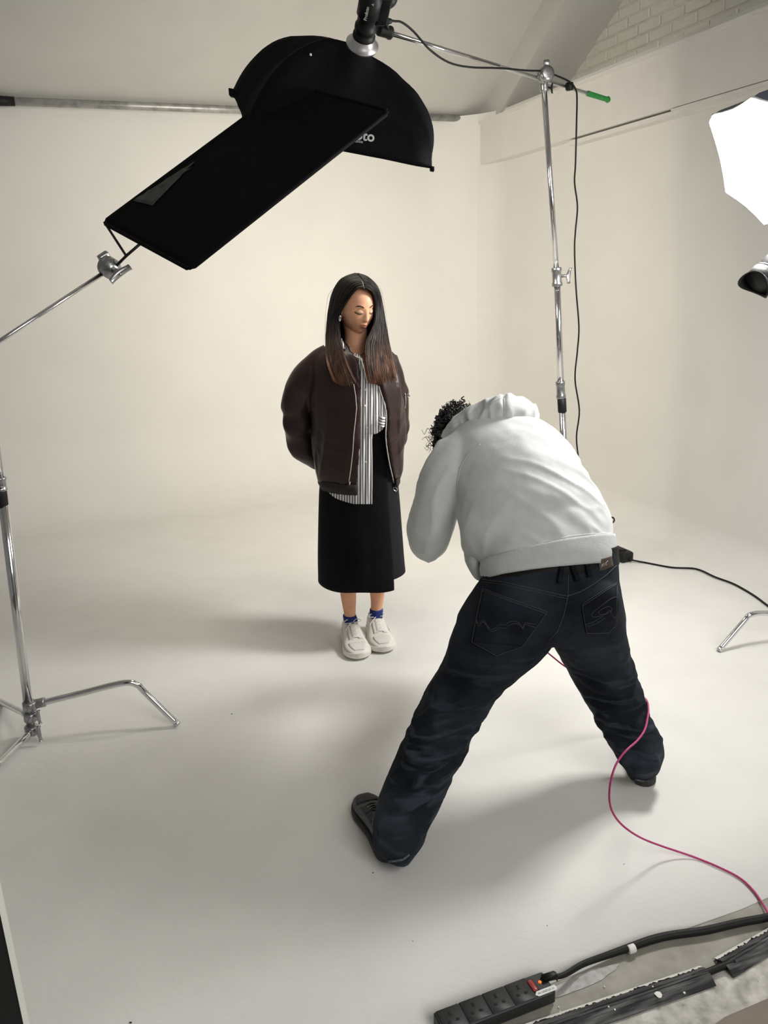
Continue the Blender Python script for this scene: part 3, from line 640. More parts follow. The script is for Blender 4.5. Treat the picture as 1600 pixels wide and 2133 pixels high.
#=================================================================== NEAR FLOOR : power strip, cables, covers
s0, s1 = G(908, 2122), G(1150, 2062)
sx = Vector((s1 - s0)).normalized(); sy = Z.cross(sx)
mid = (G(903, 2110, .033) + G(1130, 2019, .033)) / 2        # far top edge
LEN = .335; top0 = G(902, 2108, .036); top1 = G(1129, 2022, .036); sx = (top1 - top0).normalized(); sy = Z.cross(sx)
LEN = (top1 - top0).length; WID = .062
cst0 = (top0 + top1) / 2 - sy * WID / 2; cst0.z = 0
ps = empty('power_strip', cst0, 'black four socket power strip on the floor with a red switch', 'power strip')
body = obj('body', MB().bbox(cst0 + Z * .018, sx * LEN / 2, sy * WID / 2, Z * .018, .003, 30).mesh(), M['strip'], ps)
sharp(body.data)
gang = LEN * .205
for k in range(4):
    gc = cst0 - sx * (LEN / 2) + sx * (gang * (k + .5) + .004) + Z * .0362
    g_ = obj('socket', MB().bbox(gc, sx * gang * .475, sy * WID * .47, Z * .0012, .0008, 40).mesh(), M['strip'], ps)
    sm = MB().bbox(gc + sy * .012 + Z * .0013, sx * .0028, sy * .0055, Z * .0005, .0002, 30)
    for s in (-1, 1): sm.bbox(gc - sy * .008 + sx * (.0105 * s) + Z * .0013, sx * .0042, sy * .0032, Z * .0005, .0002, 30)
    obj('slot', sm.mesh(), M['slot'], g_)
swc = cst0 + sx * (LEN / 2 - .044) + sy * .002 + Z * .037
sw = obj('switch', MB().bbox(swc + Z * .001, sx * .0065, sy * .016, Z * .0022, .001).mesh(), M['redsw'], ps, label='dark red rocker switch')
obj('switch_frame', MB().bbox(swc - Z * .0008, sx * .0095, sy * .019, Z * .001, .0005).mesh(), M['slot'], ps)
obj('neon_lamp', MB().lathe(swc + sx * .022 + sy * .003 - Z * .001, Z, [(0, .0042), (.001, .0042), (.0022, .002)], n=14).mesh(), M['neon'], ps, label='glowing orange neon lamp')
lb = cst0 + sx * (LEN / 2 - .022) - sy * .022 + Z * .0372
lx, ly = sx * .029, sy * .0068
lm = MB().add([lb - lx - ly * .1, lb - lx * .78 - ly, lb + lx * .9 - ly, lb + lx * 1.0 + ly * .1, lb + lx * .92 + ly, lb - lx * .78 + ly], [(0, 1, 2, 3, 4, 5)])
la_ = obj('sticker', solid(lm, .0006), M['label'], ps, smooth=False, label='white arrow shaped sticker')
text('IT STUDIO 44', .0072, lb + Z * .0006, -sx, -sy, M['ink'], la_, depth=.0001)
pe = obj('cable_gland', MB().loft([(cst0 + sx * (LEN / 2 - .012) + sy * .008 + Z * .040, sy * .0085, Z * .006, 4), (cst0 + sx * (LEN / 2 + .022) + sy * .008 + Z * .036, sy * .0085, Z * .008, 4), (cst0 + sx * (LEN / 2 + .026) + sy * .008 + Z * .030, sy * .007, Z * .012, 4)], n=20, sub=1).mesh(), M['black'], ps)
c0 = cst0 + sx * (LEN / 2 + .022) + sy * .008 + Z * .030
pts = [c0, c0 + sx * .03 - Z * .004, G(1215, 2008, .012), G(1265, 1990, .012), G(1316, 1972, .012), G(1360, 1957, .012), G(1400, 1948, .012), G(1470, 1938, .012), G(1540, 1922, .012), G(1600, 1911, .012), G(1700, 1890, .012), G(1850, 1850, .012)]
cb = obj('mains_cable', MB().tube(pts, [.0062, .0068, .0075, .0085, .0098] + [.0105] * 7, n=14, sub=5).mesh(), M['rubber']); setp(cb, 'thick black mains cable leading from the power strip to the right', 'cable')
ct = G(1316, 1976, .012); obj('tape', MB().lathe(ct - (G(1360, 1957, .012) - G(1265, 1990, .012)).normalized() * .011, G(1360, 1957, .012) - G(1265, 1990, .012), [(0, .0104), (.002, .0112), (.017, .0113), (.019, .0104)], n=16).mesh(), M['label'], cb, label='white tape round the cable')
def cover(name, pts4, label, seed):
    A_, B_, C_, D_ = pts4                 # far-left, far-right, near-right, near-left, on the floor
    rows = []; prof_ = [(0, 0), (.02, .004), (.12, .006), (.30, .0155), (.42, .0165), (.44, .0145), (.47, .0165), (.55, .0165), (.57, .0145), (.60, .0165), (.72, .0145), (.74, .0125), (.77, .013), (.93, .005), (.99, .003), (1, 0)]
    N = 150
    for i in range(N + 1):
        u = i / N; a = A_.lerp(B_, u); b = D_.lerp(C_, u); row = []
        for s, h in prof_:
            p = a.lerp(b, s); row.append(p + Z * (h + .0006 * noise.noise(p * 60)) + (a - b).normalized() * (.0015 * noise.noise(Vector((u * 30, seed, 0))) if s == 0 else 0))
        rows.append(row)
    me = MB().grid(rows).mesh(); o = obj(name, me, M['cover']); setp(o, label, 'cable cover', 'rubber cable covers on the near floor')
    sharp(me, 25)
    st = []
    for i in range(N + 1):
        u = i / N; a = A_.lerp(B_, u); b = D_.lerp(C_, u); k = noise.noise(Vector((u * 14, seed * 3, 0))) * .06 + noise.noise(Vector((u * 70, seed * 3, 0))) * .07 + noise.noise(Vector((u * 200, seed, 0))) * .04
        st.append([a.lerp(b, -.03) + Z * .0012, a.lerp(b, .05) + Z * .0062, a.lerp(b, max(.06, .15 + 1.3 * k)) + Z * .0088])
    obj('paint_strip', MB().grid(st).mesh(), M['flake'], o, label='flaking white paint along the edge')
    return o
u1, u2 = G(1105, 2131), G(1456, 2014); v1, v2 = G(1276, 2133), G(1492, 2054)
ud = (u2 - u1).normalized(); vd = (v2 - v1).normalized()
cv = cover('cable_cover', (u1 - ud * .25, u2, v2, v1 - ud * .45), 'long worn rubber cable cover below the power strip', 1)
cv2 = cover('cable_cover', (G(1487, 1998), G(1487, 1998) + (G(1600, 1935) - G(1487, 1998)) * 2.6, G(1528, 2038) + (G(1600, 1993) - G(1528, 2038)) * 4.0, G(1528, 2038)), 'second shorter rubber cable cover at the right edge', 5)
for (x, y, s) in ((1372, 2072, .0085), (1426, 2068, .0028), (1268, 2097, .002), (1281, 2103, .0022), (1360, 2055, .0018)):
    p = G(x, y, .0172); mb = MB().add([p + Vector((s * math.cos(t) * (1 + .25 * math.sin(3 * t)), s * 1.1 * math.sin(t), 0)) for t in [2 * PI * i / 7 for i in range(7)]], [tuple(range(7))])
    obj('paint_flake', solid(mb, .0012), M['flake'], cv, smooth=False)
o = obj('cover_cable', MB().tube([G(1440, 2035, .008), G(1470, 2027, .009), G(1500, 2015, .009), G(1530, 2005, .009)], .0085, n=12, sub=3).mesh(), M['rubber']); setp(o, 'stub of black cable showing between the two cable covers', 'cable')
# pale scuff beside the strip and crumbs of paint
sc_ = []
for t in [2 * PI * i / 40 for i in range(40)]:
    c = G(1215, 2042, -.0015); k = 1 + .25 * noise.noise(Vector((math.cos(t) * 2, math.sin(t) * 2, 3)))
    sc_.append(c + (rR * math.cos(t) * .10 + rU * math.sin(t) * .018 + rR * .02 * math.sin(t)) * k)
o = obj('scuff_mark', MB().add(sc_, [tuple(range(40))]).mesh(), M['scuff'], smooth=False); setp(o, 'pale scuff mark on the grey floor beside the power strip', 'scuff mark')
crumbs = MB()
for i in range(46):
    a, b = random.uniform(.8, 1.9), random.uniform(1.05, 1.28); s = random.choice((.0005, .0007, .0009, .0014))
    crumbs.box(RM(a, b, -.0005), rR * s, rU * s * random.uniform(.4, 1.2), Z * .0008)
o = obj('paint_crumbs', crumbs.mesh(), M['flake'], smooth=False); setp(o, 'tiny white paint crumbs scattered on the grey floor', 'paint crumbs', None, 'stuff')
specks = MB()
for (x, y, s) in ((777, 1818, .0022), (483, 1487, .003), (1140, 1928, .0012), (272, 2130, .003), (1028, 1215, .003), (1300, 1800, .0012), (860, 1960, .001)):
    specks.box(G(x, y, .0006), X * s, Yv * s * .6, Z * .0006)
o = obj('dark_specks', specks.mesh(), M['ink'], smooth=False); setp(o, 'tiny dark specks of dirt on the white floor', 'specks', None, 'stuff')
#=================================================================== PEOPLE
def limb(mb, specs, n=28, sub=3, power=2., cap=True, flip=1):
    """specs: (left px, right px, Y left, Y right, depth half-axis[, power]); rings stand across the limb"""
    Ls = [P(*s[0], s[2]) for s in specs]; Rs = [P(*s[1], s[3]) for s in specs]; Cs = [(l + r) / 2 for l, r in zip(Ls, Rs)]
    rings = []
    for i, s in enumerate(specs):
        A = (Rs[i] - Ls[i]) / 2; T = (Cs[min(i + 1, len(Cs) - 1)] - Cs[max(i - 1, 0)]).normalized()
        B = A.cross(T).normalized() * s[4]
        rings.append((Cs[i], A, B, s[5] if len(s) > 5 else power))
    return mb.loft(rings, n=n, sub=sub, cap=cap)
def arm_(mb, pts, rs, n=16, sub=4): return mb.tube(pts, rs, n=n, sub=sub)
def hand(mb, wr, fwd, nrm, side, s=1., curl=.6):
    """palm and five fingers; side points to the thumb"""
    f, n_, sd = Vector(fwd).normalized(), Vector(nrm).normalized(), Vector(side).normalized()
    mb.loft([(wr - f * .02 * s, sd * .026 * s, n_ * .018 * s), (wr + f * .02 * s, sd * .034 * s, n_ * .016 * s), (wr + f * .06 * s, sd * .041 * s, n_ * .014 * s), (wr + f * .088 * s, sd * .038 * s, n_ * .011 * s)], n=18, sub=2)
    for k, (o, L) in enumerate(((.031, .072), (.011, .082), (-.010, .076), (-.030, .060))):
        p = wr + f * .078 * s + sd * o * s; pts = [p - f * .01 * s]; d = f.copy(); a = 0
        for j, seg in enumerate((.45, .30, .25)):
            a += curl * (.5 if j == 0 else .75); dd = f * math.cos(a) + n_ * math.sin(a) + sd * (o * 1.2)
            p = p + dd.normalized() * L * seg * s; pts.append(p)
        mb.tube(pts, [.0095 * s, .0092 * s, .0083 * s, .0072 * s], n=10, sub=3)
    p = wr + f * .018 * s + sd * .026 * s
    mb.tube([p - sd * .008, p + (sd * .022 + f * .018) * s, p + (sd * .034 + f * .042) * s + n_ * .006 * s, p + (sd * .034 + f * .064) * s + n_ * .014 * s], [.014 * s, .0125 * s, .0105 * s, .0085 * s], n=10, sub=3)
# ---- head with a face : local frame s (viewer's right when facing it), f (forward), u (up)
def headfn(x, z):
    zz = z / .115; zz = max(-1., min(1., zz))
    wj = .071 * (1 - .31 * max(0., (-z - .015) / .1) ** 1.4)
    q = 1 - (x / wj) ** 2 - zz * zz
    y = .092 * math.sqrt(max(0, q))
    g = lambda a, b, sa, sb_: math.exp(-((x - a) / sa) ** 2 - ((z - b) / sb_) ** 2)
    nose = 0
    if -.042 < z < .024:
        t = (.024 - z) / .051; t = max(0, min(1, t)); wn = .0065 + .0045 * t
        fall = 1 if z > -.027 else max(0, 1 - ((-.027 - z) / .011) ** 1.5)
        nose = (.003 + .0145 * t ** 1.3) * math.exp(-(x / wn) ** 2) * fall
    nose += .0045 * (g(.0095, -.0255, .0050, .0050) + g(-.0095, -.0255, .0050, .0050))
    b = nose + .0035 * (g(.026, .030, .020, .008) + g(-.026, .030, .020, .008)) - .0060 * (g(.030, .012, .014, .010) + g(-.030, .012, .014, .010))
    b += .0050 * (g(.030, .0085, .0105, .0075) + g(-.030, .0085, .0105, .0075))
    b += .004 * (g(.042, -.022, .016, .014) + g(-.042, -.022, .016, .014))
    b += .008 * g(0, -.052, .024, .016) + .0045 * g(0, -.0465, .015, .0042) + .0055 * g(0, -.0565, .012, .0045) - .004 * g(0, -.0512, .018, .0016)
    b += .0075 * g(0, -.090, .020, .016) - .0030 * g(0, -.070, .016, .006) + .004 * g(0, .055, .04, .02)
    return y + b * min(1, q * 6 + .0) if q > 0 else y
def headmesh(mb, c, s, f, u, k=1., n=96, m_=72):
    rows = []
    for i in range(m_ + 1):
        ph = -PI / 2 + PI * i / m_; row = []
        for j in range(n):
            th = 2 * PI * j / n; dx, dy, dz = math.cos(ph) * math.cos(th), math.cos(ph) * math.sin(th), math.sin(ph)
            z = .115 * dz; wj = (.071 * (1 - .31 * max(0., (-z - .015) / .1) ** 1.4)); x = dx * wj
            if dy > 0: y = headfn(x, z)
            else:
                y = dy * .100
                if z < -.02: y *= max(.35, 1 - (-z - .02) / .1)
            if dz > 0: x *= 1 + .08 * dz
            row.append(c + (s * x + f * y + u * z) * k)
        rows.append(row)
    return mb.grid(rows, close=True)
def facept(c, s, f, u, x, z, off=0., k=1.): return c + (s * x + f * (headfn(x, z) + off) + u * z) * k
def facepatch(c, s, f, u, outline_top, outline_bot, off, name, m, parent, n=14, k=1., bulge=.001):
    rows = []
    for j in range(7):
        v = j / 6; row = []
        for i in range(n + 1):
            t = i / n; xt, zt = interp(outline_top, t); xb, zb = interp(outline_bot, t); x = xt + (xb - xt) * v; z = zt + (zb - zt) * v
            row.append(facept(c, s, f, u, x, z, off + bulge * math.sin(v * PI) * math.sin(t * PI), k))
        rows.append(row)
    return obj(name, solid(MB().grid(rows), .0008), m, parent)
def interp(pl, t):
    k = t * (len(pl) - 1); i = min(int(k), len(pl) - 2); q = k - i
    return pl[i][0] + (pl[i + 1][0] - pl[i][0]) * q, pl[i][1] + (pl[i + 1][1] - pl[i][1]) * q
# ---- shoes (local: heel at the origin, toe along d)
def shoe(parent, heel, d, L=.28, Wd=.098, mats=None, chunky=True, z0=.002, name='sneaker', label=None):
    d = Vector(d).normalized(); sd = d.cross(Z).normalized(); H = .036 if chunky else .024
    q = lambda x, y, z: heel + d * x * L + sd * y + Z * (z + z0)
    wprof = [(0.0, .25), (.03, .55), (.10, .70), (.25, .74), (.40, .74), (.55, .86), (.70, .98), (.82, .94), (.92, .72), (.98, .42), (1.0, .18)]
    rings = []
    for x, w_ in wprof:
        hh = H * (1.05 if x < .3 else 1. - .25 * max(0, (x - .6) / .4)); lift = .010 * max(0, (x - .75) / .25) ** 2
        rings.append((q(x, .004 * math.sin(x * PI), hh / 2 + lift), sd * w_ * Wd / 2 * (1.10 if chunky else 1.04), Z * hh / 2, 5))
    root = obj(name, MB().loft(rings, n=32, sub=3).mesh(), mats[1], parent, label=label)
    for p in root.data.polygons: p.use_smooth = True
    sharp(root.data, 50)
    up = [(0.01, .45, .062, 2.2), (.05, .60, .082, 2.3), (.12, .66, .092, 2.4), (.22, .66, .093, 2.4), (.32, .68, .088, 2.3), (.44, .74, .078, 2.2), (.56, .82, .064, 2.2), (.68, .90, .053, 2.2), (.80, .88, .046, 2.2), (.90, .70, .040, 2.2), (.97, .40, .030, 2.2), (.99, .2, .022, 2.2)]
    rg_ = []
    for x, w_, h, pw in up:
        b0_ = H * .55; rg_.append((q(x, .004 * math.sin(x * PI), (b0_ + h) / 2 + .006), sd * w_ * Wd / 2, Z * (h - b0_) / 2, pw))
    um = MB().loft(rg_, n=32, sub=3).mesh()
    u_ = obj('upper', um, mats[0], root); t = bvh(um)
    def top(x, y, off=.0015):
        r = t.ray_cast(q(x, y, .3), -Z); return (r[0] + Z * off) if r[0] else q(x, y, .06)
    # toe cap, eyestay, collar, laces
    rows = [[top(x, y * Wd / .1 * (1 - .55 * ((x - .74) / .2) ** 2), .0018) for y in np.linspace(-.034, .034, 11)] for x in np.linspace(.74, .93, 9)]
    obj('toe_cap', solid(MB().grid(rows), .0014), mats[2], root)
    for s_ in (-1, 1):
        rows = [[top(x, s_ * (.010 + k * .014 + .006 * (x - .4)), .0022) for k in (0, .5, 1, 1.5)] for x in np.linspace(.30, .66, 12)]
        obj('eyestay', solid(MB().grid(rows), .002), mats[2], root)
    obj('tongue', solid(MB().grid([[top(x, y, .003) + Z * (.020 * max(0, (.36 - x) / .12)) for y in (-.016, -.008, 0, .008, .016)] for x in np.linspace(.24, .62, 12)]), .003), mats[0], root)
    for k in range(5):
        x = .36 + k * .065
        obj('lace', MB().tube([top(x, -.018, .002), top(x + .01, -.008, .005), top(x + .015, .004, .006), top(x + .02, .018, .002)], .0022, n=8, sub=4).mesh(), mats[3], root)
    a = top(.33, 0, .012)
    obj('lace_bow', MB().tube([a, a + sd * .022 + Z * .014, a + sd * .042 + Z * .004 + d * .01, a + sd * .024 + d * .012, a + d * .004, a - sd * .022 + Z * .012, a - sd * .044 + Z * .004, a - sd * .022 + d * .014 + Z * .002, a], .0018, n=8, sub=6).mesh(), mats[3], root)
    obj('lace_end', MB().tube([a, a + sd * .018 + d * .03, a + sd * .036 + d * .045 - Z * .012, a + sd * .044 + d * .06 - Z * .02], .0018, n=8, sub=4).mesh(), mats[3], root)
    obj('collar_rim', MB().tube([q(.03, 0, .084), q(.08, .026, .092), q(.2, .030, .098), q(.29, .018, .104), q(.31, 0, .108), q(.29, -.018, .104), q(.2, -.030, .098), q(.08, -.026, .092), q(.03, 0, .084)], .0055, n=10, sub=4).mesh(), mats[0], root)
    if chunky:
        for s_ in (-1, 1):
            obj('side_panel', solid(MB().grid([[q(x, s_ * (w_ * Wd / 2 * .99 + .0012), z) for z in (.034, .044, .054)] for x, w_ in ((.10, .69), (.2, .70), (.3, .70), (.42, .75), (.52, .80))]), .002), mats[2], root)
    return root
#------------------------------------------------------------------- the standing woman
WY = 3.46
woman = empty('person', Vector((-.10, 3.47, 0)), 'person with long brown hair standing in a brown bomber jacket, black skirt and white trainers', 'person')
yawf, tilt = math.radians(31), math.radians(17)
f0 = Vector((math.sin(yawf), -math.cos(yawf), 0)); sW = Vector((math.cos(yawf), math.sin(yawf), 0))
fW = (f0 * math.cos(tilt) - Z * math.sin(tilt)).normalized(); uW = (Z * math.cos(tilt) + f0 * math.sin(tilt)).normalized()
HC = P(741.5, 640, 3.445); HK = .98
body = MB(); headmesh(body, HC, sW, fW, uW, HK)
for sg in (-1, 1): body.ell(HC + (sW * .069 * sg - fW * .008 - uW * .008) * HK, fW * .016, sW * .006 * sg + fW * .004, uW * .029, n=14)
# neck and torso
body.loft([(HC - uW * .05 + f0 * .0 - f0 * .015, X * .050, Yv * .055), (P(741, 690, 3.475), X * .050, Yv * .052), (P(741, 715, 3.475), X * .052, Yv * .054), (P(745, 738, 3.47), X * .085, Yv * .075), (P(747, 760, 3.465), X * .14, Yv * .10), (P(748, 800, 3.46), X * .15, Yv * .115), (P(749, 870, 3.46), X * .13, Yv * .105), (P(750, 930, 3.46), X * .12, Yv * .095), (P(752, 1000, 3.46), X * .145, Yv * .105), (P(754, 1060, 3.46), X * .15, Yv * .10)], n=28, sub=3)
LG = {0: [(722, 1040, .080), (724, 1100, .070), (725, 1160, .050), (724.5, 1200, .043), (725, 1228, .0395), (727, 1255, .034), (729, 1280, .0275), (731, 1300, .027), (732, 1312, .030)], 1: [(780, 1040, .080), (783, 1100, .068), (784, 1160, .050), (785, 1200, .042), (785.5, 1225, .038), (786, 1250, .032), (784, 1272, .0275), (784, 1290, .027), (785, 1302, .030)]}
for k in (0, 1):
    Yk = (3.47, 3.52)[k]; body.loft([(P(x, y, Yk), X * r, Yv * r * 1.08) for x, y, r in LG[k]], n=20, sub=3)
# arms with hands clasped behind the back
for sg, x0 in ((-1, 676), (1, 815)):
    line = (((700, 745, 3.47), (672, 765, 3.475), (645, 800, 3.50), (625, 880, 3.56), (650, 948, 3.60), (695, 972, 3.64)), ((785, 745, 3.48), (808, 765, 3.50), (822, 800, 3.53), (826, 890, 3.60), (812, 935, 3.63), (775, 968, 3.65)))[sg > 0]
    q_ = [P(*v) for v in line]; wr = q_[-1]; elb = q_[3]
    arm_(body, q_, [.045, .044, .040, .036, .030, .024])
    hand(body, wr, (wr - elb) + Vector((-sg * .05, 0, 0)), Vector((0, -.6, .4)), Vector((0, .3, 1)), .92, .5)
bo = obj('body', fuse(body, .0034, 1), M['skinw'], woman)
# lips, eyelids, brows, earring, necklace
A4 = (HC, sW, fW, uW)
facepatch(*A4, [(-.0215, -.0512), (-.012, -.0470), (-.004, -.0445), (0, -.0455), (.004, -.0445), (.012, -.0470), (.0215, -.0512)], [(-.0215, -.0514), (-.01, -.0518), (0, -.0522), (.01, -.0518), (.0215, -.0514)], .0014, 'lips', M['lip'], bo, k=HK, bulge=.0016)
facepatch(*A4, [(-.0205, -.0518), (-.01, -.0524), (0, -.0528), (.01, -.0524), (.0205, -.0518)], [(-.0205, -.0522), (-.011, -.0590), (0, -.0612), (.011, -.0590), (.0205, -.0522)], .0014, 'lips', M['lip'], bo, k=HK, bulge=.002)
for sg in (-1, 1):
    facepatch(*A4, [(sg * .0435, .0275), (sg * .038, .0330), (sg * .030, .0350), (sg * .021, .0330), (sg * .0145, .0285)], [(sg * .0465, .0245), (sg * .038, .0290), (sg * .030, .0304), (sg * .021, .0275), (sg * .0135, .0238)], .0012, 'eyebrow', M['brow'], bo, k=HK, bulge=.0014)
    facepatch(*A4, [(sg * .0435, .0065), (sg * .037, .0135), (sg * .029, .0160), (sg * .021, .0135), (sg * .0165, .0070)], [(sg * .0435, .0045), (sg * .037, .0010), (sg * .029, -.0005), (sg * .022, .0008), (sg * .0165, .0040)], .0012, 'eyelid', M['lid'], bo, k=HK, bulge=.0015)
    facepatch(*A4, [(sg * .0460, .0058), (sg * .037, .0018), (sg * .029, .0003), (sg * .022, .0015), (sg * .0165, .0042)], [(sg * .0475, .0030), (sg * .037, -.0021), (sg * .029, -.0034), (sg * .022, -.0018), (sg * .0165, .0034)], .0022, 'eyelashes', M['brow'], bo, k=HK, bulge=.0008)
bt = bvh(bo.data)
ec = P(708.5, 663, 3.375)
obj('earring', MB().tube([ec + fW * .006 * math.cos(t) + uW * .0105 * math.sin(t) for t in [2 * PI * i / 12 for i in range(13)]], [.0016 + .0018 * max(0, -math.sin(2 * PI * i / 12)) for i in range(13)], n=10, sub=3).mesh(), M['silver'], bo)
nk = onsurf(bt, [(722, 726), (728, 735), (738, 740), (750, 741), (758, 736)], .002, 3)
if len(nk) > 3: obj('necklace', MB().tube(nk, .0016, n=6, sub=1).mesh(), M['gold'], bo)
# socks
for k, (ys, dx) in enumerate((((1282, 1296, 1314), 0), ((1269, 1284, 1303), 0))):
    Yk = (3.47, 3.52)[k]; xs = ((728, 731, 733), (784, 784, 785))[k]
    obj('sock', MB().loft([(P(xs[0], ys[0] - 2, Yk), X * .0265, Yv * .029), (P(xs[0], ys[0], Yk), X * .0320, Yv * .034), (P(xs[1], ys[1] - 4, Yk), X * .0325, Yv * .035), (P(xs[1], ys[1], Yk), X * .0305, Yv * .033), (P(xs[2], ys[2], Yk), X * .034, Yv * .037), (P(xs[2], ys[2] + 8, Yk), X * .034, Yv * .045)], n=24, sub=3, cap=True).mesh(), M['sock'], woman)
t1, t2 = G(757, 1377), G(809, 1363)
d1, d2 = Vector((.20, -.98, 0)).normalized(), Vector((.16, -.98, 0)).normalized()
sm_ = (M['sneak'], M['solew'], M['sneakp'], M['laced'])
shoe(woman, t1 - d1 * .30 - X * .012, d1, .30, .122, sm_); shoe(woman, t2 - d2 * .30 - X * .016, d2, .30, .122, sm_)
# skirt : under panel and the wrapped flap
def skrow(y, xl, xr, b, Yc=3.47): l, r = P(xl, y, Yc), P(xr, y, Yc); return (l + r) / 2, (r - l) / 2, b
SK = [skrow(866, 700, 818, .095), skrow(905, 690, 822, .105), skrow(960, 678, 826, .115), skrow(1010, 670, 829, .122), (skrow(1060, 668, 833, .130)), skrow(1120, 667, 838, .142), skrow(1160, 667, 841, .150), skrow(1188, 668, 844, .155)]
def sheet(rows_, a0, a1, off, n=40, dz=0):
    out = []
    for c, A, b in rows_:
        r = []
        for i in range(n + 1):
            t = math.radians(a0 + (a1 - a0) * i / n); r.append(c + A * (1 + off / A.length) * math.cos(t) + Yv * (b + off) * math.sin(t) + Z * 0)
        out.append(r)
    return out
def smrows(R, k=4):
    out = []
    for i in range(len(R) - 1):
        a, d = R[max(i - 1, 0)], R[min(i + 2, len(R) - 1)]
        for j in range(k):
            t = j / k; out.append(tuple(cr(a[q], R[i][q], R[i + 1][q], d[q], t) for q in range(3)))
    return out + [R[-1]]
kd = lambda p, n: .004 * nz(p, 5, 3) + .004 * math.sin(p.x * 26 + 1.5) * max(0, min(1, (1.0 - p.z) * 1.6))
sk_ = obj('skirt', solid(MB().grid(sheet(smrows(SK), 0, 360, 0, 72)), .003, disp=kd), M['skirt2'], woman)
SK2 = SK[:-1] + [skrow(1170, 667, 842, .153), skrow(1208, 667, 844, .156)]
obj('wrap_flap', solid(MB().grid(sheet(smrows(SK2), -180 - 60, -47, .008, 72)), .004, disp=kd), M['skirt'], sk_)
# jacket : open sheet from one front edge round the back to the other, plus sleeves
JK = [(714, 708, 783, .068, 724, 764), (724, 690, 798, .085, 731, 770), (738, 664, 812, .115, 741, 778), (760, 652, 822, .135, 749, 784), (800, 650, 832, .150, 752, 793), (850, 651, 838, .158, 752, 807), (900, 654, 841, .160, 752, 806), (950, 657, 838, .160, 750, 813), (983, 662, 832, .152, 748, 820), (1000, 668, 827, .142, 746, 823)]
rows = []
R_ = []
for y, xl, xr, b, el_, er_ in JK:
    c, A, b = skrow(y, xl, xr, b, WY); mpp = A.length * 2 / (xr - xl)
    cx = (xl + xr) / 2; a0 = math.acos(max(-1, min(1, (er_ - cx) / ((xr - xl) / 2)))); a1 = math.acos(max(-1, min(1, (el_ - cx) / ((xr - xl) / 2))))
    R_.append((c, A, b, -a0, -a1))       # angles on the front half
R2_s = []
for i in range(len(R_) - 1):
    a, d = R_[max(i - 1, 0)], R_[min(i + 2, len(R_) - 1)]
    for j in range(5): R2_s.append(tuple(cr(a[q], R_[i][q], R_[i + 1][q], d[q], j / 5) for q in range(5)))
R2_s.append(R_[-1])
for c, A, b, ar, al in R2_s:
    r = []; N = 90
    for i in range(N + 1):
        t = ar + (2 * PI + al - ar) * i / N; r.append(c + A * math.cos(t) + Yv * b * math.sin(t))
    rows.append(r)
jk = solid(MB().grid(rows), .016)
jb = MB(); jb.add([v.co for v in jk.vertices], [tuple(p.vertices) for p in jk.polygons])
wl = lambda px: [P(*q) for q in px]
jb.tube(wl([(690, 742, 3.47), (668, 757, 3.47), (642, 788, 3.49), (627, 820, 3.51), (621, 842, 3.53), (622, 860, 3.54), (621, 882, 3.55), (625, 903, 3.565), (630, 922, 3.58), (640, 938, 3.59), (655, 950, 3.60), (690, 970, 3.63)]), [.060, .066, .073, .072, .073, .066, .072, .064, .068, .062, .056, .034], n=24, sub=5)
jb.tube(wl([(795, 745, 3.48), (810, 765, 3.49), (821, 800, 3.51), (829, 845, 3.54), (827, 890, 3.58), (816, 930, 3.61), (790, 965, 3.64)]), [.052, .056, .054, .053, .054, .050, .036], n=24, sub=5)
pxof = lambda p: (p - cC).dot(cR) / (p - cC).dot(cF) * FPX + 800
def jd(p, n):
    arm = 1 if (p.x < -.29 or p.x > .075) else 0
    v = .010 * (fold(p, (.3, .1, .25), 2.5, 10, 4, 1.5) - .35) * (1. if arm else .0)
    v += .0075 * (fold(p, (.12, 0, 1), 1.6, 9, 9, 2) - .3) * (0 if arm else 1) + .005 * (fold(p, (1, 0, -.4), 4, 16, 3, 2) - .3) * (0 if arm else math.exp(-((p.z - .98) / .08) ** 2)) + .0035 * nz(p, 12)
    return v
jm = fuse(jb, .0062, 3, jd, post=2)
jo = obj('jacket', jm, M['jacket'], woman); jt = bvh(jm)
# hem rib, zips, placket
HB = [skrow(992, 667, 829, .150, WY), skrow(1004, 668, 828, .148, WY), skrow(1013, 672, 825, .142, WY)]
def arcs(HB, el_, er_, off, n=80):
    out = []
    for c, A, b in HB:
        cxp = pxof(c); hw = A.length / .00209
        ar = -math.acos((er_ - cxp) / hw); al = -math.acos((el_ - cxp) / hw)
        out.append([c + A * (1 + off / A.length) * math.cos(t) + Yv * (b + off) * math.sin(t) + (Yv * .0) for t in [ar + (2 * PI + al - ar) * i / n for i in range(n + 1)]])
    return out
obj('hem_band', solid(MB().grid(arcs(HB, 746, 824, .008)), .007, disp=lambda p, n: .0012 * math.sin(math.atan2(p.y - 3.46, (p.x + .1)) * 130)), M['rib'], jo)
seam(jt, [(737, 800), (741, 825), (743, 850), (740, 880), (737, 905), (735, 940), (731, 975), (727, 1003)], .0022, 'zip', M['zip'], jo, .002)
seam(jt, [(729, 1003), (728, 1012), (726, 1020)], .0030, 'zip', M['zip'], jo, .004)
z2 = []
for (y, xl, xr, b, el_, er_), (c, A, bb, ar, al) in zip(JK[4:], R_[4:]):
    z2.append(c + A * math.cos(ar) * .995 + Yv * (bb + .008) * math.sin(ar) - X * .006)
z2.append(z2[-1] + Vector((.004, .002, -.02)))
obj('zip', MB().tube(z2, .0026, n=8, sub=4).mesh(), M['zip'], jo)
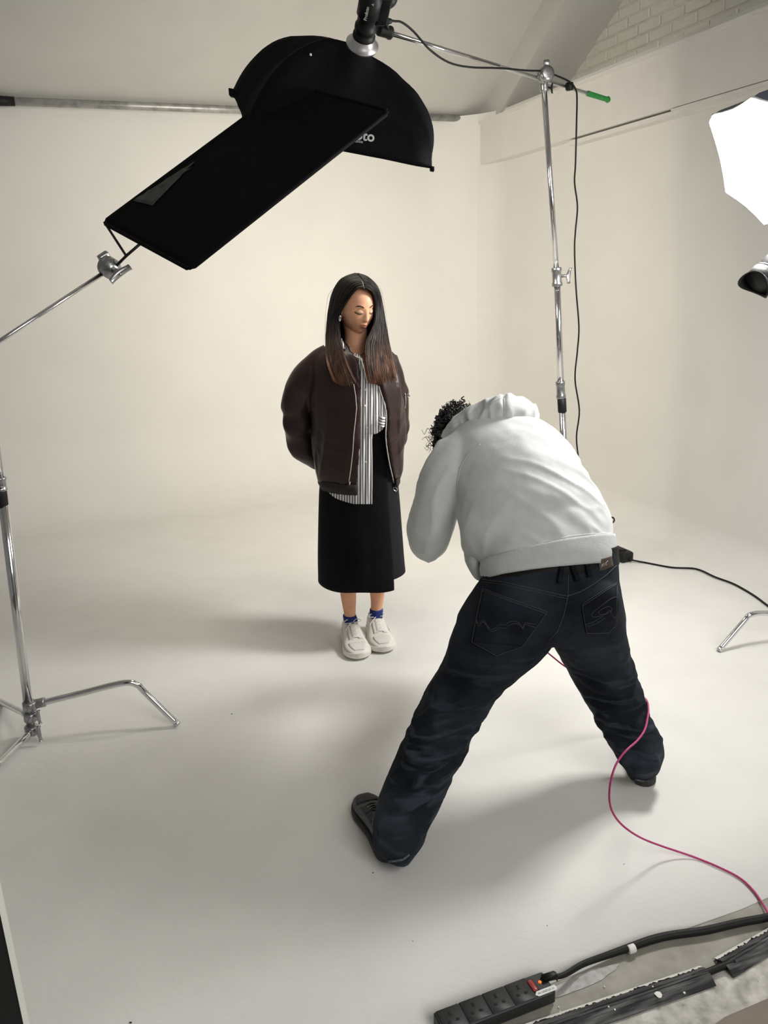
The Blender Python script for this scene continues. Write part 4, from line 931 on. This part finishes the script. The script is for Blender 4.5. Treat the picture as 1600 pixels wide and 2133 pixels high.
obj('zip_pull', MB().tube([z2[-1] + Vector((-.004, -.006, 0)), z2[-1] + Vector((-.008, -.010, -.008)), z2[-1] + Vector((.004, -.010, -.018)), z2[-1] + Vector((.010, -.008, -.008)), z2[-1] + Vector((0, -.008, .002))], .0022, n=8, sub=4).mesh(), M['silver'], jo)
zc = []
seam(jt, [(843, 818), (845, 832), (844, 850)], .0026, 'sleeve_zip', M['silver'], jo, .001, 4)
h_ = hit(jt, 845, 822, .006)
if h_: obj('zip_pull', MB().tube([h_, h_ + Vector((.008, -.006, .006)), h_ + Vector((.014, -.006, -.006)), h_ + Vector((.002, -.006, -.010))], .002, n=8, sub=3).mesh(), M['silver'], jo)
seam(jt, [(655, 790), (654, 830), (655, 870), (656, 920), (657, 950)], .0016, 'seam', M['rib'], jo, -.001)
# jacket collar edge (pale piping)
# shirt
SH = [(736, 736, 741, .094), (742, 742, 751, .100), (752, 747, 757, .108), (775, 743, 761, .120), (796, 744, 765, .128), (804, 744, 790, .130), (825, 745, 802, .134), (850, 746, 806, .135), (875, 746, 804, .134), (893, 746, 798, .130), (903, 746, 785, .128), (908, 740, 776, .128), (950, 735, 776, .130), (1000, 690, 776, .137), (1012, 676, 776, .139), (1026, 685, 775.5, .141), (1038, 700, 775.5, .143), (1046, 722, 775.5, .145), (1050, 738, 775.5, .146)]
rows = []; uvs = []
for y, xl, xr, b in [tuple(cr(*[np.array(SH[max(0, min(len(SH) - 1, i + o))], float) for o in (-1, 0, 1, 2)], j / 4)) for i in range(len(SH) - 1) for j in range(4)] + [SH[-1]]:
    row = []
    for i in range(41):
        x = xl + (xr - xl) * i / 40; cx, hw = 752, 92; q = max(0, 1 - ((x - cx) / hw) ** 2)
        Yd = WY - b * math.sqrt(q) - .004 - .004 * math.sin(x * .55 + y * .02) * .6 + .010 * max(0, (x - 785) / 20) * 0
        if 780 > y > 700: Yd -= .0
        row.append(P(x, y, Yd))
    rows.append(row)
sme = MB().grid(rows).mesh()
uvl = sme.uv_layers.new(name='UVMap')
for lp in sme.loops:
    p = sme.vertices[lp.vertex_index].co; X_ = pxof(p); up_ = max(0., min(1., (p.z - 1.16) / .18))
    uvl.data[lp.index].uv = ((X_ - 746 + (X_ - 765) * .10 * up_) / 5.45, p.z)
so = obj('shirt', sme, M['shirt'], woman); mod = so.modifiers.new('thickness', 'SOLIDIFY'); mod.thickness = .0012; mod.offset = 0
# neckband, placket and piping of the shirt
sb_t = bvh(sme)
obj('neckband', MB().tube([P(728, 724, 3.385), P(734, 737, 3.352), P(742, 743, 3.342), P(751, 747, 3.335), P(756, 760, 3.328), P(761, 780, 3.32), P(765, 797, 3.315)], .0024, n=8, sub=4).mesh(), M['laced'], so, label='plain white edge of the band collar')
cl_ = []
for s in (0, .5, 1): cl_.append([P(711 + 2 * s, 705, 3.395), P(711 + 4 * s, 712, 3.385), P(712 + 5.5 * s, 719, 3.375), P(712 + 7 * s, 727, 3.365)])
ce = solid(MB().grid(cl_), .0016); ce.uv_layers.new(name='UVMap') if not ce.uv_layers else None
for lp in ce.loops: ce.uv_layers[0].data[lp.index].uv = (pxof(ce.vertices[lp.vertex_index].co) / 4.2, 0)
obj('collar', ce, M['shirt'], so)
for (x, y) in ((763, 812), (761, 845), (765, 891), (764, 962)):
    h = hit(sb_t, x - 1, y, .001)
    if h: obj('button', MB().lathe(h, -ray(x, y), [(0, .0045), (.0016, .0045), (.002, .003)], n=12).mesh(), M['laced'], so)
# knotted dark underside of the tucked shirt front
kb = []
for i in range(9):
    t = i / 8; kb.append([P(788 + 3 * math.sin(t * 9) + 4 * t, 866 + 28 * t, 3.325 - .012), P(795 + 3 * math.sin(t * 7), 868 + 26 * t, 3.322 - .016), P(803 - 2 * t, 866 + 22 * t, 3.335 - .010)])
km = solid(MB().grid(kb), .002); uvk = km.uv_layers.new(name='UVMap') if not km.uv_layers else km.uv_layers[0]
for lp in km.loops:
    p = km.vertices[lp.vertex_index].co; uvk.data[lp.index].uv = ((p.z * 160 + p.x * 60) * .5, 0)
obj('shirt_fold', km, M['shirt'], so)
# hair
def guide(px): return [P(x, y, Yy) for x, y, Yy in px]
GL = [guide([(757, 598, 3.345), (744, 603, 3.343), (728, 622, 3.355), (716, 640, 3.375), (709, 655, 3.395), (707, 690, 3.385), (713, 722, 3.345), (726, 762, 3.300), (746, 802, 3.285)]),
      guide([(752, 585, 3.365), (733, 590, 3.365), (715, 610, 3.375), (703, 640, 3.395), (698, 665, 3.405), (697, 695, 3.39), (700, 730, 3.345), (708, 768, 3.305), (722, 806, 3.285)]),
      guide([(744, 574, 3.42), (718, 584, 3.42), (700, 608, 3.425), (691, 640, 3.43), (687, 670, 3.43), (685, 700, 3.42), (685, 735, 3.375), (692, 770, 3.325), (706, 802, 3.30)]),
      guide([(739, 571, 3.47), (712, 582, 3.48), (696, 608, 3.49), (688, 640, 3.49), (685, 670, 3.48), (683, 705, 3.46), (683, 735, 3.42), (686, 765, 3.36), (694, 796, 3.32)]),
      guide([(738, 572, 3.53), (722, 590, 3.57), (710, 612, 3.585), (704, 650, 3.59), (702, 690, 3.58), (700, 720, 3.60), (700, 750, 3.64), (700, 790, 3.66), (702, 830, 3.66)])]
GR = [guide([(760, 600, 3.345), (770, 604, 3.352), (778, 615, 3.375), (781, 640, 3.395), (780, 668, 3.385), (771, 692, 3.365), (762, 715, 3.345), (764, 760, 3.305), (770, 797, 3.29)]),
      guide([(757, 586, 3.365), (771, 590, 3.370), (783, 606, 3.39), (788, 635, 3.41), (789, 668, 3.40), (786, 700, 3.375), (783, 730, 3.34), (784, 768, 3.305), (790, 804, 3.29)]),
      guide([(748, 574, 3.42), (766, 580, 3.42), (784, 598, 3.43), (792, 630, 3.44), (796, 668, 3.43), (799, 700, 3.405), (803, 735, 3.36), (807, 770, 3.32), (810, 802, 3.30)]),
      guide([(742, 571, 3.47), (762, 579, 3.48), (781, 600, 3.49), (792, 632, 3.49), (799, 668, 3.48), (805, 702, 3.455), (813, 738, 3.41), (820, 770, 3.36), (826, 796, 3.33)]),
      guide([(740, 572, 3.53), (756, 590, 3.57), (766, 612, 3.585), (772, 650, 3.59), (776, 690, 3.58), (780, 720, 3.60), (784, 750, 3.64), (786, 790, 3.66), (788, 830, 3.66)])]
def pushout(p, off):
    v = p - HC; x, y, z = v.dot(sW) / HK, v.dot(fW) / HK, v.dot(uW) / HK
    if z < -.03: return p
    R = (x / (.070 + off)) ** 2 + (y / ((.100 if y < 0 else .092) + off)) ** 2 + (z / (.115 + off)) ** 2
    return HC + v / math.sqrt(R) if R < 1 and R > 0 else p
def gpt(Gs, u, t):
    k = u * (len(Gs) - 1); i = min(int(k), len(Gs) - 2); q = k - i; m = t * (len(Gs[0]) - 1); j = min(int(m), len(Gs[0]) - 2); r = m - j
    def along(g): 
        return cr(g[max(j - 1, 0)], g[j], g[j + 1], g[min(j + 2, len(g) - 1)], r)
    return cr(along(Gs[max(i - 1, 0)]), along(Gs[i]), along(Gs[i + 1]), along(Gs[min(i + 2, len(Gs) - 1)]), q)
hb = MB()
for Gs in (GL, GR):
    hb.grid([[pushout(gpt(Gs, u, t), .004) for t in np.linspace(0, .93, 40)] for u in np.linspace(0, 1, 30)])
hb.grid([[GL[i][0], (GL[i][0] + GR[i][0]) / 2 - Z * .004, GR[i][0]] for i in range(5)])
hb.grid([[P(x, y, Yy + .015 * math.cos((x - 742) / 14)) for x in np.linspace(xa, xb, 12)] for y, xa, xb, Yy in ((610, 712, 775, 3.56), (650, 700, 786, 3.535), (680, 699, 787, 3.535), (705, 699, 790, 3.54), (722, 699, 792, 3.55))])
rnd_ = random.Random(3)
for side, Gs in enumerate((GL, GR)):
    for k in range(620):
        u = rnd_.random() ** .85; e = rnd_.uniform(.90, 1.0); ph = rnd_.uniform(0, 6); am = rnd_.uniform(.0, .004); lift = rnd_.uniform(.004, .0085)
        pts = []; n_ = 16
        for i in range(n_ + 1):
            t = e * i / n_; uu = max(0, min(1, u + .035 * (t ** 2) * math.sin(ph + t * 5)))
            p = pushout(gpt(Gs, uu, t), lift); nrm_ = (p - HC); nrm_.z *= .2; nrm_.normalize()
            p = p + nrm_ * (.002 + am * math.sin(ph + t * 7)) + X * (.003 * math.sin(ph * 2 + t * 9) * t) ; pts.append(p)
        r = rnd_.choice((.0008, .0011, .0015, .0021))
        hb.tube(pts, [r * (.75 + .25 * math.sin(i / n_ * PI)) * (1 if i < n_ - 2 else (.7 if i < n_ else .15)) for i in range(n_ + 1)], n=4, sub=2, cap=False)
for k in range(8):            # loose flyaway hairs
    u = rnd_.uniform(.4, .8); Gs = (GL, GR)[k % 3 == 0]; s_ = -1 if Gs is GL else 1
    hb.tube([gpt(Gs, u, t) + X * s_ * (.004 + .014 * math.sin(t * 3 + k)) * (t > .2) for t in np.linspace(.1, .85, 10)], .0003, n=4, sub=3, cap=False)
obj('hair', hb.mesh(), M['hairw'], woman)
#------------------------------------------------------------------- the crouching man
man = empty('person', Vector((.40, 2.15, 0)), 'person bending forward with legs wide apart in a pale grey hoodie and dark jeans', 'person')
PEL = [((1010, 1185), (1284, 1140), 2.34, 2.38, .110), ((1003, 1203), (1286, 1165), 2.33, 2.37, .115), ((985, 1232), (1288, 1202), 2.31, 2.36, .130), ((965, 1266), (1294, 1250), 2.30, 2.36, .142), ((952, 1300), (1300, 1295), 2.29, 2.36, .135), ((990, 1330), (1280, 1332), 2.29, 2.35, .10)]
LL = [((985, 1238), (1165, 1262), 2.30, 2.32, .125), ((946, 1315), (1145, 1345), 2.28, 2.31, .125), ((920, 1388), (1052, 1425), 2.27, 2.29, .105), ((893, 1435), (1016, 1472), 2.25, 2.27, .098), ((868, 1485), (992, 1517), 2.22, 2.24, .094), ((842, 1545), (965, 1572), 2.17, 2.19, .090), ((812, 1605), (938, 1630), 2.11, 2.13, .088), ((792, 1655), (912, 1685), 2.05, 2.07, .088), ((781, 1705), (890, 1732), 1.99, 2.01, .088), ((779, 1745), (872, 1770), 1.955, 1.965, .086), ((786, 1776), (858, 1791), 1.93, 1.94, .080), ((800, 1790), (848, 1798), 1.925, 1.935, .068)]
RL = [((1130, 1255), (1292, 1240), 2.33, 2.36, .125), ((1150, 1338), (1302, 1325), 2.33, 2.36, .122), ((1182, 1395), (1320, 1388), 2.34, 2.36, .104), ((1210, 1445), (1337, 1440), 2.34, 2.36, .096), ((1238, 1498), (1349, 1486), 2.33, 2.34, .088), ((1268, 1548), (1376, 1532), 2.30, 2.31, .084), ((1294, 1592), (1385, 1575), 2.26, 2.27, .076), ((1318, 1624), (1376, 1612), 2.215, 2.22, .062)]
def shrink(S, k):
    out = []
    for s in S:
        (a, b), (c, d) = s[0], s[1]; mx, my = (a + c) / 2, (b + d) / 2
        out.append(((mx + (a - mx) * k, my + (b - my) * k), (mx + (c - mx) * k, my + (d - my) * k), s[2], s[3], s[4] * k))
    return out
jp = MB(); limb(jp, PEL, n=36); limb(jp, LL, n=32); limb(jp, RL, n=32)
# buttock fullness
for (x, y, Yy) in ((1075, 1270, 2.245), (1225, 1262, 2.275)): jp.ell(P(x, y, Yy), X * .105, Yv * .075, Z * .10)
def dd_(p, n):
    a = 0
    for k0, r_, amp in ((P(935, 1520, 2.15), .17, .024), (P(1275, 1470, 2.28), .16, .022), (P(1345, 1590, 2.2), .10, .022), (P(830, 1740, 1.93), .10, .014), (P(1100, 1350, 2.25), .14, .005)):
        d = (p - k0).length; wgt = math.exp(-(d / r_) ** 2); a += wgt * amp * (fold(p, (1, .15, .18), 4, 19, k0.x * 10, 2) - .35)
    return a + .0035 * nz(p, 9) + .0015 * nz(p, 30)
jnm = fuse(jp, .0070, 5, dd_, post=3); jn_ = obj('jeans', jnm, M['denim'], man); jnt = bvh(jnm)
# pockets, seams, loops, worn hems
def pocket(quad, tip, waves, nm='back_pocket'):
    q = patch(jnt, quad, .0035, .003, nm, M['denimp'], jn_, 18, 16)
    t = bvh(q.data); ol = [quad[0], quad[1], quad[2], tip, quad[3], quad[0]]
    seam(jnt, ol, .0009, 'stitching', M['stitch'], q, .0052, 5)
    seam(jnt, [(quad[0][0] + 1, quad[0][1] + 4), (quad[1][0] - 2, quad[1][1] + 4)], .0009, 'stitching', M['stitch'], q, .0054, 5)
    for wv in waves:
        sm2 = []
        for i in range(len(wv) - 1):
            p0, p1, p2, p3 = [np.array(wv[max(0, min(len(wv) - 1, i + o))], float) for o in (-1, 0, 1, 2)]
            for j in range(4): sm2.append(tuple(cr(p0, p1, p2, p3, j / 4)))
        seam(jnt, sm2 + [wv[-1]], .0008, 'stitching', M['stitch'], q, .0056, 3)
    return q
zz = lambda pts: [(960 + x / 4.324, 1140 + y / 4.324) for x, y in pts]
wv1 = [(145, 640), (170, 690), (205, 655), (235, 690), (270, 735), (310, 725), (350, 690), (400, 692), (440, 665), (500, 660), (540, 690), (555, 715), (575, 670), (620, 680), (665, 685)]
pk1 = pocket([(1007, 1228), (1139, 1274), (1087, 1345), (984, 1337)], (1034, 1365), [zz(wv1), zz([(x, y + 22 + 8 * math.sin(x * .02)) for x, y in wv1])])
tri = patch(jnt, [(984, 1337), (1087, 1345), (1036, 1364), (1032, 1364)], .0035, .003, 'back_pocket_tip', M['denimp'], pk1, 10, 8)
pk2 = pocket([(1212, 1258), (1283, 1214), (1281, 1300), (1221, 1317)], (1266, 1317), [zz([(1120, 690), (1200, 660), (1290, 600), (1350, 560), (1320, 530), (1240, 570), (1250, 600), (1300, 590), (1330, 560), (1345, 600)]), zz([(1340, 590), (1370, 625), (1400, 600), (1415, 520), (1400, 455), (1350, 460), (1250, 530), (1180, 590), (1190, 620), (1260, 610)]), zz([(1130, 705), (1210, 680), (1290, 630)])])
seam(jnt, [(1005, 1207), (1050, 1213), (1094, 1223), (1140, 1233), (1182, 1242), (1210, 1232), (1240, 1215), (1265, 1196), (1284, 1178)], .0012, 'yoke_seam', M['stitch'], jn_, .0008)
seam(jnt, [(1005, 1212), (1050, 1218), (1094, 1228), (1140, 1238), (1182, 1247)], .0008, 'yoke_seam', M['stitch'], jn_, .0008)
seam(jnt, [(1184, 1198), (1183, 1242), (1175, 1279), (1161, 1316), (1143, 1334)], .0012, 'centre_seam', M['stitch'], jn_, .0008)
def tpatch(qd, off, th, nm, m, par): return patch(jnt, qd, off, th, nm, m, par, 4, 10)
bl = [((1006, 1180), (1284, 1136), 2.345, 2.385, .116), ((1004, 1190), (1285, 1148), 2.34, 2.38, .119), ((1002, 1206), (1287, 1170), 2.335, 2.375, .121)]
bm3 = MB(); limb(bm3, bl, n=40, cap=False); blt = obj('belt', solid(bm3, .003), M['belt'], man)
for qd in (((1166, 1172), (1175, 1172), (1169, 1216), (1160, 1215)), ((1183, 1172), (1192, 1172), (1207, 1208), (1197, 1211)), ((1214, 1166), (1223, 1165), (1232, 1201), (1222, 1203))):
    patch(bvh(blt.data), [(q[0], min(q[1], 1188)) for q in qd], .003, .003, 'belt_loop', M['denimp'], jn_, 4, 8) if False else tpatch(qd, .010, .003, 'belt_loop', M['denimp'], jn_)
lp_ = patch(bvh(blt.data), ((1245, 1166), (1272, 1158), (1276, 1178), (1248, 1192)), .003, .0025, 'leather_patch', M['patch'], jn_, 6, 8)
tl = bvh(lp_.data)
for pl_ in ([(1252, 1182), (1254, 1175), (1255, 1180), (1257, 1173)], [(1258, 1180), (1260, 1174), (1262, 1172), (1264, 1176), (1262, 1178), (1260, 1174), (1266, 1168)]):
    seam(tl, pl_, .0008, 'lettering', M['zip'], lp_, .001, 2)
for nm, q0_, q1_ in (('a', [(800, 1796), (812, 1800), (826, 1799), (840, 1795), (852, 1786)], 0), ('b', [(1322, 1628), (1338, 1632), (1355, 1631), (1370, 1622)], 0)):
    sm3 = onsurf(jnt, [(x, y - 6) for x, y in q0_], .002, 4)
    if len(sm3) > 3: obj('frayed_hem', MB().tube(sm3, [.0032 + .0018 * noise.noise(p * 90) for p in sm3], n=8, sub=1).mesh(), M['fray'], jn_)
# shoes
ms = (M['shoeg'], M['solem'], M['shoem'], M['rubber'])
hl, dl = G(815, 1797), (G(752, 1668) - G(815, 1797)); dl.z = 0
shoe(man, hl, dl, .305, .108, ms, False)
hr = G(1346, 1640); shoe(man, hr, Vector((.10, 1, 0)), .30, .104, ms, False)
# hoodie
TR = [((1010, 1192), (1273, 1148), 2.35, 2.39, .128), ((1006, 1176), (1275, 1124), 2.365, 2.405, .134), ((1000, 1164), (1277, 1108), 2.38, 2.42, .140), ((966, 1146), (1274, 1088), 2.42, 2.46, .155), ((956, 1100), (1262, 1066), 2.46, 2.50, .168), ((950, 1055), (1240, 1030), 2.51, 2.56, .172), ((943, 1008), (1212, 992), 2.565, 2.615, .168), ((932, 962), (1195, 952), 2.62, 2.67, .152), ((937, 922), (1168, 920), 2.665, 2.715, .125), ((950, 897), (1128, 893), 2.70, 2.74, .095), ((975, 886), (1095, 882), 2.73, 2.76, .065)]
hd2 = MB(); limb(hd2, TR, n=40)
sl_ = lambda L: ([P(x, y, Yy) for x, y, Yy, r in L], [r for *_, r in L])
pL, rL = sl_([(985, 935, 2.67, .070), (950, 955, 2.63, .082), (924, 1000, 2.60, .080), (911, 1050, 2.59, .079), (899, 1095, 2.60, .080), (893, 1125, 2.64, .074), (893, 1128, 2.70, .066)])
hd2.tube(pL, rL, n=24, sub=5)
pF, rF = sl_([(886, 1140, 2.62, .052), (893, 1128, 2.70, .058), (905, 1090, 2.79, .055), (922, 1055, 2.87, .048), (938, 1030, 2.92, .040)])
hd2.tube(pF, rF, n=20, sub=5)
pR, rR_ = sl_([(1120, 925, 2.74, .070), (1155, 962, 2.80, .080), (1150, 1010, 2.88, .074), (1120, 1050, 2.96, .066), (1070, 1045, 3.03, .056), (1010, 1010, 3.05, .045)])
hd2.tube(pR, rR_, n=20, sub=5)
def hdp(p, n):
    px = pxof(p); a = .0085 * (fold(p, (-.85, .25, .38), 2.6, 19, 2, 2) - .3) * max(0., min(1., (px - 1040) / 120)) * max(0, min(1, (1260 - px) / 40 + .4))
    a += .010 * (fold(p, (-.2, .1, -1), 2.4, 12, 6, 2) - .3) * max(0., min(1., (985 - px) / 60))
    k0 = P(958, 1040, 2.5); a += -.012 * math.exp(-((p - k0).length / .035) ** 2)
    k1 = P(1010, 1120, 2.3); a += .006 * math.exp(-((p - k1).length / .12) ** 2) * (fold(p, (.5, 0, 1), 3, 14, 1) - .3)
    return a + .0035 * nz(p, 10) + .0012 * nz(p, 34)
hm = fuse(hd2, .0072, 6, hdp, post=2); ho = obj('hoodie', hm, M['hoodie'], man); ht = bvh(hm)
WB = [((1007, 1206), (1280, 1177), 2.335, 2.375, .136), ((1003, 1196), (1283, 1160), 2.345, 2.385, .142), ((1002, 1182), (1281, 1142), 2.36, 2.40, .146), ((1005, 1168), (1277, 1116), 2.375, 2.415, .143)]
wbm = MB(); limb(wbm, WB, n=60, cap=False)
obj('waistband', solid(wbm, .006, disp=lambda p, n: .0015 * nz(p, 25) + .002 * nz(p, 8)), M['hoodrib'], ho)
obj('front_hem', MB().loft([(P(982, 1140, 2.47), X * .024, Yv * .06), (P(986, 1168, 2.45), X * .028, Yv * .07), (P(996, 1194, 2.43), X * .022, Yv * .07)], n=20, sub=3).mesh(), M['hoodrib'], ho)
seam(ht, [(1000, 1172), (1040, 1158), (1086, 1144), (1140, 1128), (1189, 1117), (1235, 1112), (1274, 1111)], .0022, 'hem_seam', M['hoodie'], ho, .001, 5)
seam(ht, [(1001, 925), (975, 945), (958, 975), (953, 1005), (953, 1040)], .0016, 'armhole_seam', M['hoodrib'], ho, .0002, 5)
# hood : a thick fold lying round the neck
hp, hr_ = sl_([(930, 912, 2.78, .022), (950, 893, 2.74, .034), (982, 875, 2.71, .043), (1015, 862, 2.69, .050), (1048, 856, 2.68, .056), (1080, 858, 2.70, .050), (1100, 868, 2.75, .040), (1098, 885, 2.82, .034)])
hq_ = MB().tube(hp, hr_, n=30, sub=6)
hq_.ell(P(1040, 862, 2.745), X * .105, Yv * .05, Z * .045)
def hooddisp(p, n):
    return .008 * (fold(p, (1, .2, .35), 5, 22, 3, 2) - .35) + .008 * (fold(p, (.3, .3, 1), 6, 20, 8, 2.5) - .3) + .004 * nz(p, 16) - .010 * math.exp(-((pxof(p) - 1050) / 3.2) ** 2) * (1 if n.y < .3 else 0)
hoodm = fuse(hq_, .0055, 2, hooddisp, post=2); hoodo = obj('hood', hoodm, M['hoodie'], ho); hdt = bvh(hoodm)
seam(hdt, [(1050, 830), (1051, 850), (1050, 866)], .0016, 'seam', M['hoodie'], hoodo, .001, 4)
seam(hdt, [(935, 892), (960, 873), (990, 855), (1020, 840), (1046, 828)], .0014, 'seam', M['hoodie'], hoodo, .001, 4)
# body under the clothes, head, arms and hands holding the camera
mb_ = MB(); limb(mb_, shrink(PEL, .86), n=24); limb(mb_, shrink(LL[:-4], .62), n=20); limb(mb_, shrink(RL[:-2], .62), n=20); limb(mb_, shrink(TR, .72), n=24)
MH = P(954, 908, 2.86); cmc = P(968, 988, 3.0); fM = (cmc - MH).normalized(); sM = Vector((-fM.y, fM.x, 0)).normalized() * -1; uM = sM.cross(fM) * 1
if uM.z < 0: uM = -uM
headmesh(mb_, MH, -sM, fM, uM, .98, 60, 48)
for sg in (-1, 1): mb_.ell(MH + sM * .070 * sg - fM * .01, fM * .016, sM * .007, uM * .030, n=12)
mb_.loft([(MH - uM * .06 - fM * .03, X * .055, Yv * .05), (P(1000, 895, 2.79), X * .06, Yv * .06), (P(1030, 905, 2.74), X * .08, Yv * .07)], n=20, sub=3)
fL = Vector((-.3, .8, -.45)).normalized()
mb_.tube(pL[:5], [.05] * 5, n=14); mb_.tube([pL[4]] + pF[1:], [.045, .040, .036, .030, .026], n=14); mb_.tube(pR, [.05, .05, .044, .038, .032, .026], n=14)
side_ = sM
wl_ = cmc - side_ * 0 + Vector((0, 0, -.05)); 
lf = cmc + side_ * .0
def palmto(wr, target, nrm, thumb): hand(mb_, wr, (target - wr), nrm, thumb, 1.02, .55)
cam_r = sM * 1.0
left_w, right_w = pF[-1], pR[-1]
palmto(left_w, cmc - cam_r * .05 - uM * .05, fM * -.2 + uM * .6, cam_r); palmto(right_w, cmc + cam_r * .06 - uM * .01, -fM * .2 + Vector((-.4, 0, .2)), uM)
mbo = obj('body', fuse(mb_, .0062, 1), M['skinm'], man)
# curly hair
ch = MB(); rr = random.Random(11)
ch.ell(MH - fM * .012 + uM * .010, sM * .078, fM * .094, uM * .102, n=24)
for k in range(700):
    th, ph_ = rr.uniform(0, 2 * PI), math.asin(rr.uniform(-.5, 1)); dr = (sM * math.cos(th) + fM * math.sin(th)) * math.cos(ph_) + uM * math.sin(ph_)
    if dr.dot(fM) > .72 and dr.dot(uM) < .5: continue
    st_ = MH - fM * .01 + uM * .01 + sM * dr.dot(sM) * .078 + fM * dr.dot(fM) * .093 + uM * dr.dot(uM) * .101
    ax = Vector((-.30, .1, -.80)) + dr * .2; ax = (ax - dr * min(0, ax.dot(dr)) + dr * .22).normalized(); a_ = ax.orthogonal().normalized(); b_ = ax.cross(a_)
    L_c = rr.uniform(.014, .040); R_c = rr.uniform(.004, .008); tn = rr.uniform(1.0, 2.2); p0 = rr.uniform(0, 6)
    pts = [st_ + ax * L_c * t + (a_ * math.cos(p0 + t * tn * 2 * PI) + b_ * math.sin(p0 + t * tn * 2 * PI)) * R_c * min(1, t * 3 + .2) for t in np.linspace(0, 1, 12)]
    w0 = rr.choice((.0012, .002, .0035, .005)); ch.tube(pts, [w0 * (1 - .6 * i / 11) for i in range(12)], n=5, sub=2, cap=False)
for k in range(26):       # the loose ringlets over the temple
    b0_ = P(rr.uniform(896, 925), rr.uniform(885, 935), 2.86); ax = Vector((rr.uniform(-.6, -.1), 0, rr.uniform(-.9, .2))).normalized(); a_ = ax.orthogonal().normalized(); b_ = ax.cross(a_); R_c = rr.uniform(.006, .014)
    pts = [b0_ + ax * .035 * t + (a_ * math.cos(k + t * 8) + b_ * math.sin(k + t * 8)) * R_c for t in np.linspace(0, 1, 12)]
    ch.tube(pts, [.0014 * (1 - .5 * i / 11) for i in range(12)], n=5, sub=2, cap=False)
obj('hair', ch.mesh(), M['hairm'], mbo)
# camera in his hands and the magenta tether
cr_x, cr_z = cam_r, uM
ca = empty('camera', cmc, 'black camera held to the face of the bending person, hidden behind the shoulder', 'camera')
obj('body', MB().bbox(cmc, cr_x * .068, cr_z * .044, fM * .022, .006).bbox(cmc + cr_z * .05, cr_x * .022, cr_z * .014, fM * .020, .005).mesh(), M['black'], ca)
obj('lens', MB().lathe(cmc + fM * .02, fM, [(0, .030), (.01, .036), (.07, .038), (.075, .040), (.09, .040), (.091, .034)], n=28).mesh(), M['black'], ca)
tet = [cmc - cam_r * .04 - uM * .03, P(1000, 1010, 2.98), P(1025, 1100, 2.85), P(1035, 1180, 2.70), P(1045, 1262, 2.62), P(1075, 1305, 2.58), P(1118, 1340, 2.58), P(1150, 1367, 2.6), P(1182, 1391, 2.6), P(1235, 1418, 2.62), P(1290, 1436, 2.62), P(1325, 1444, 2.5), P(1346, 1457, 2.38), P(1351, 1476, 2.22), P(1349, 1495, 2.12), P(1343, 1520, 2.04), P(1328, 1542, 1.98), P(1308, 1560, 1.94), P(1293, 1577, 1.92), P(1280, 1600, 1.90), P(1271, 1635, 1.88), P(1270, 1670, 1.87), P(1279, 1697, 1.87), P(1300, 1722, 1.88), P(1335, 1745, 1.90), P(1380, 1763, 1.93), G(1440, 1783, .008), G(1495, 1805, .006), G(1540, 1828, .006), G(1568, 1853, .006), G(1587, 1880, .006), G(1602, 1906, .02), G(1622, 1950, .03), G(1650, 2000, .006)]
o = obj('tether_cable', MB().tube(tet, .0031, n=8, sub=6).mesh(), M['pink']); setp(o, 'magenta tether cable curling round the right leg of the bending person', 'cable')
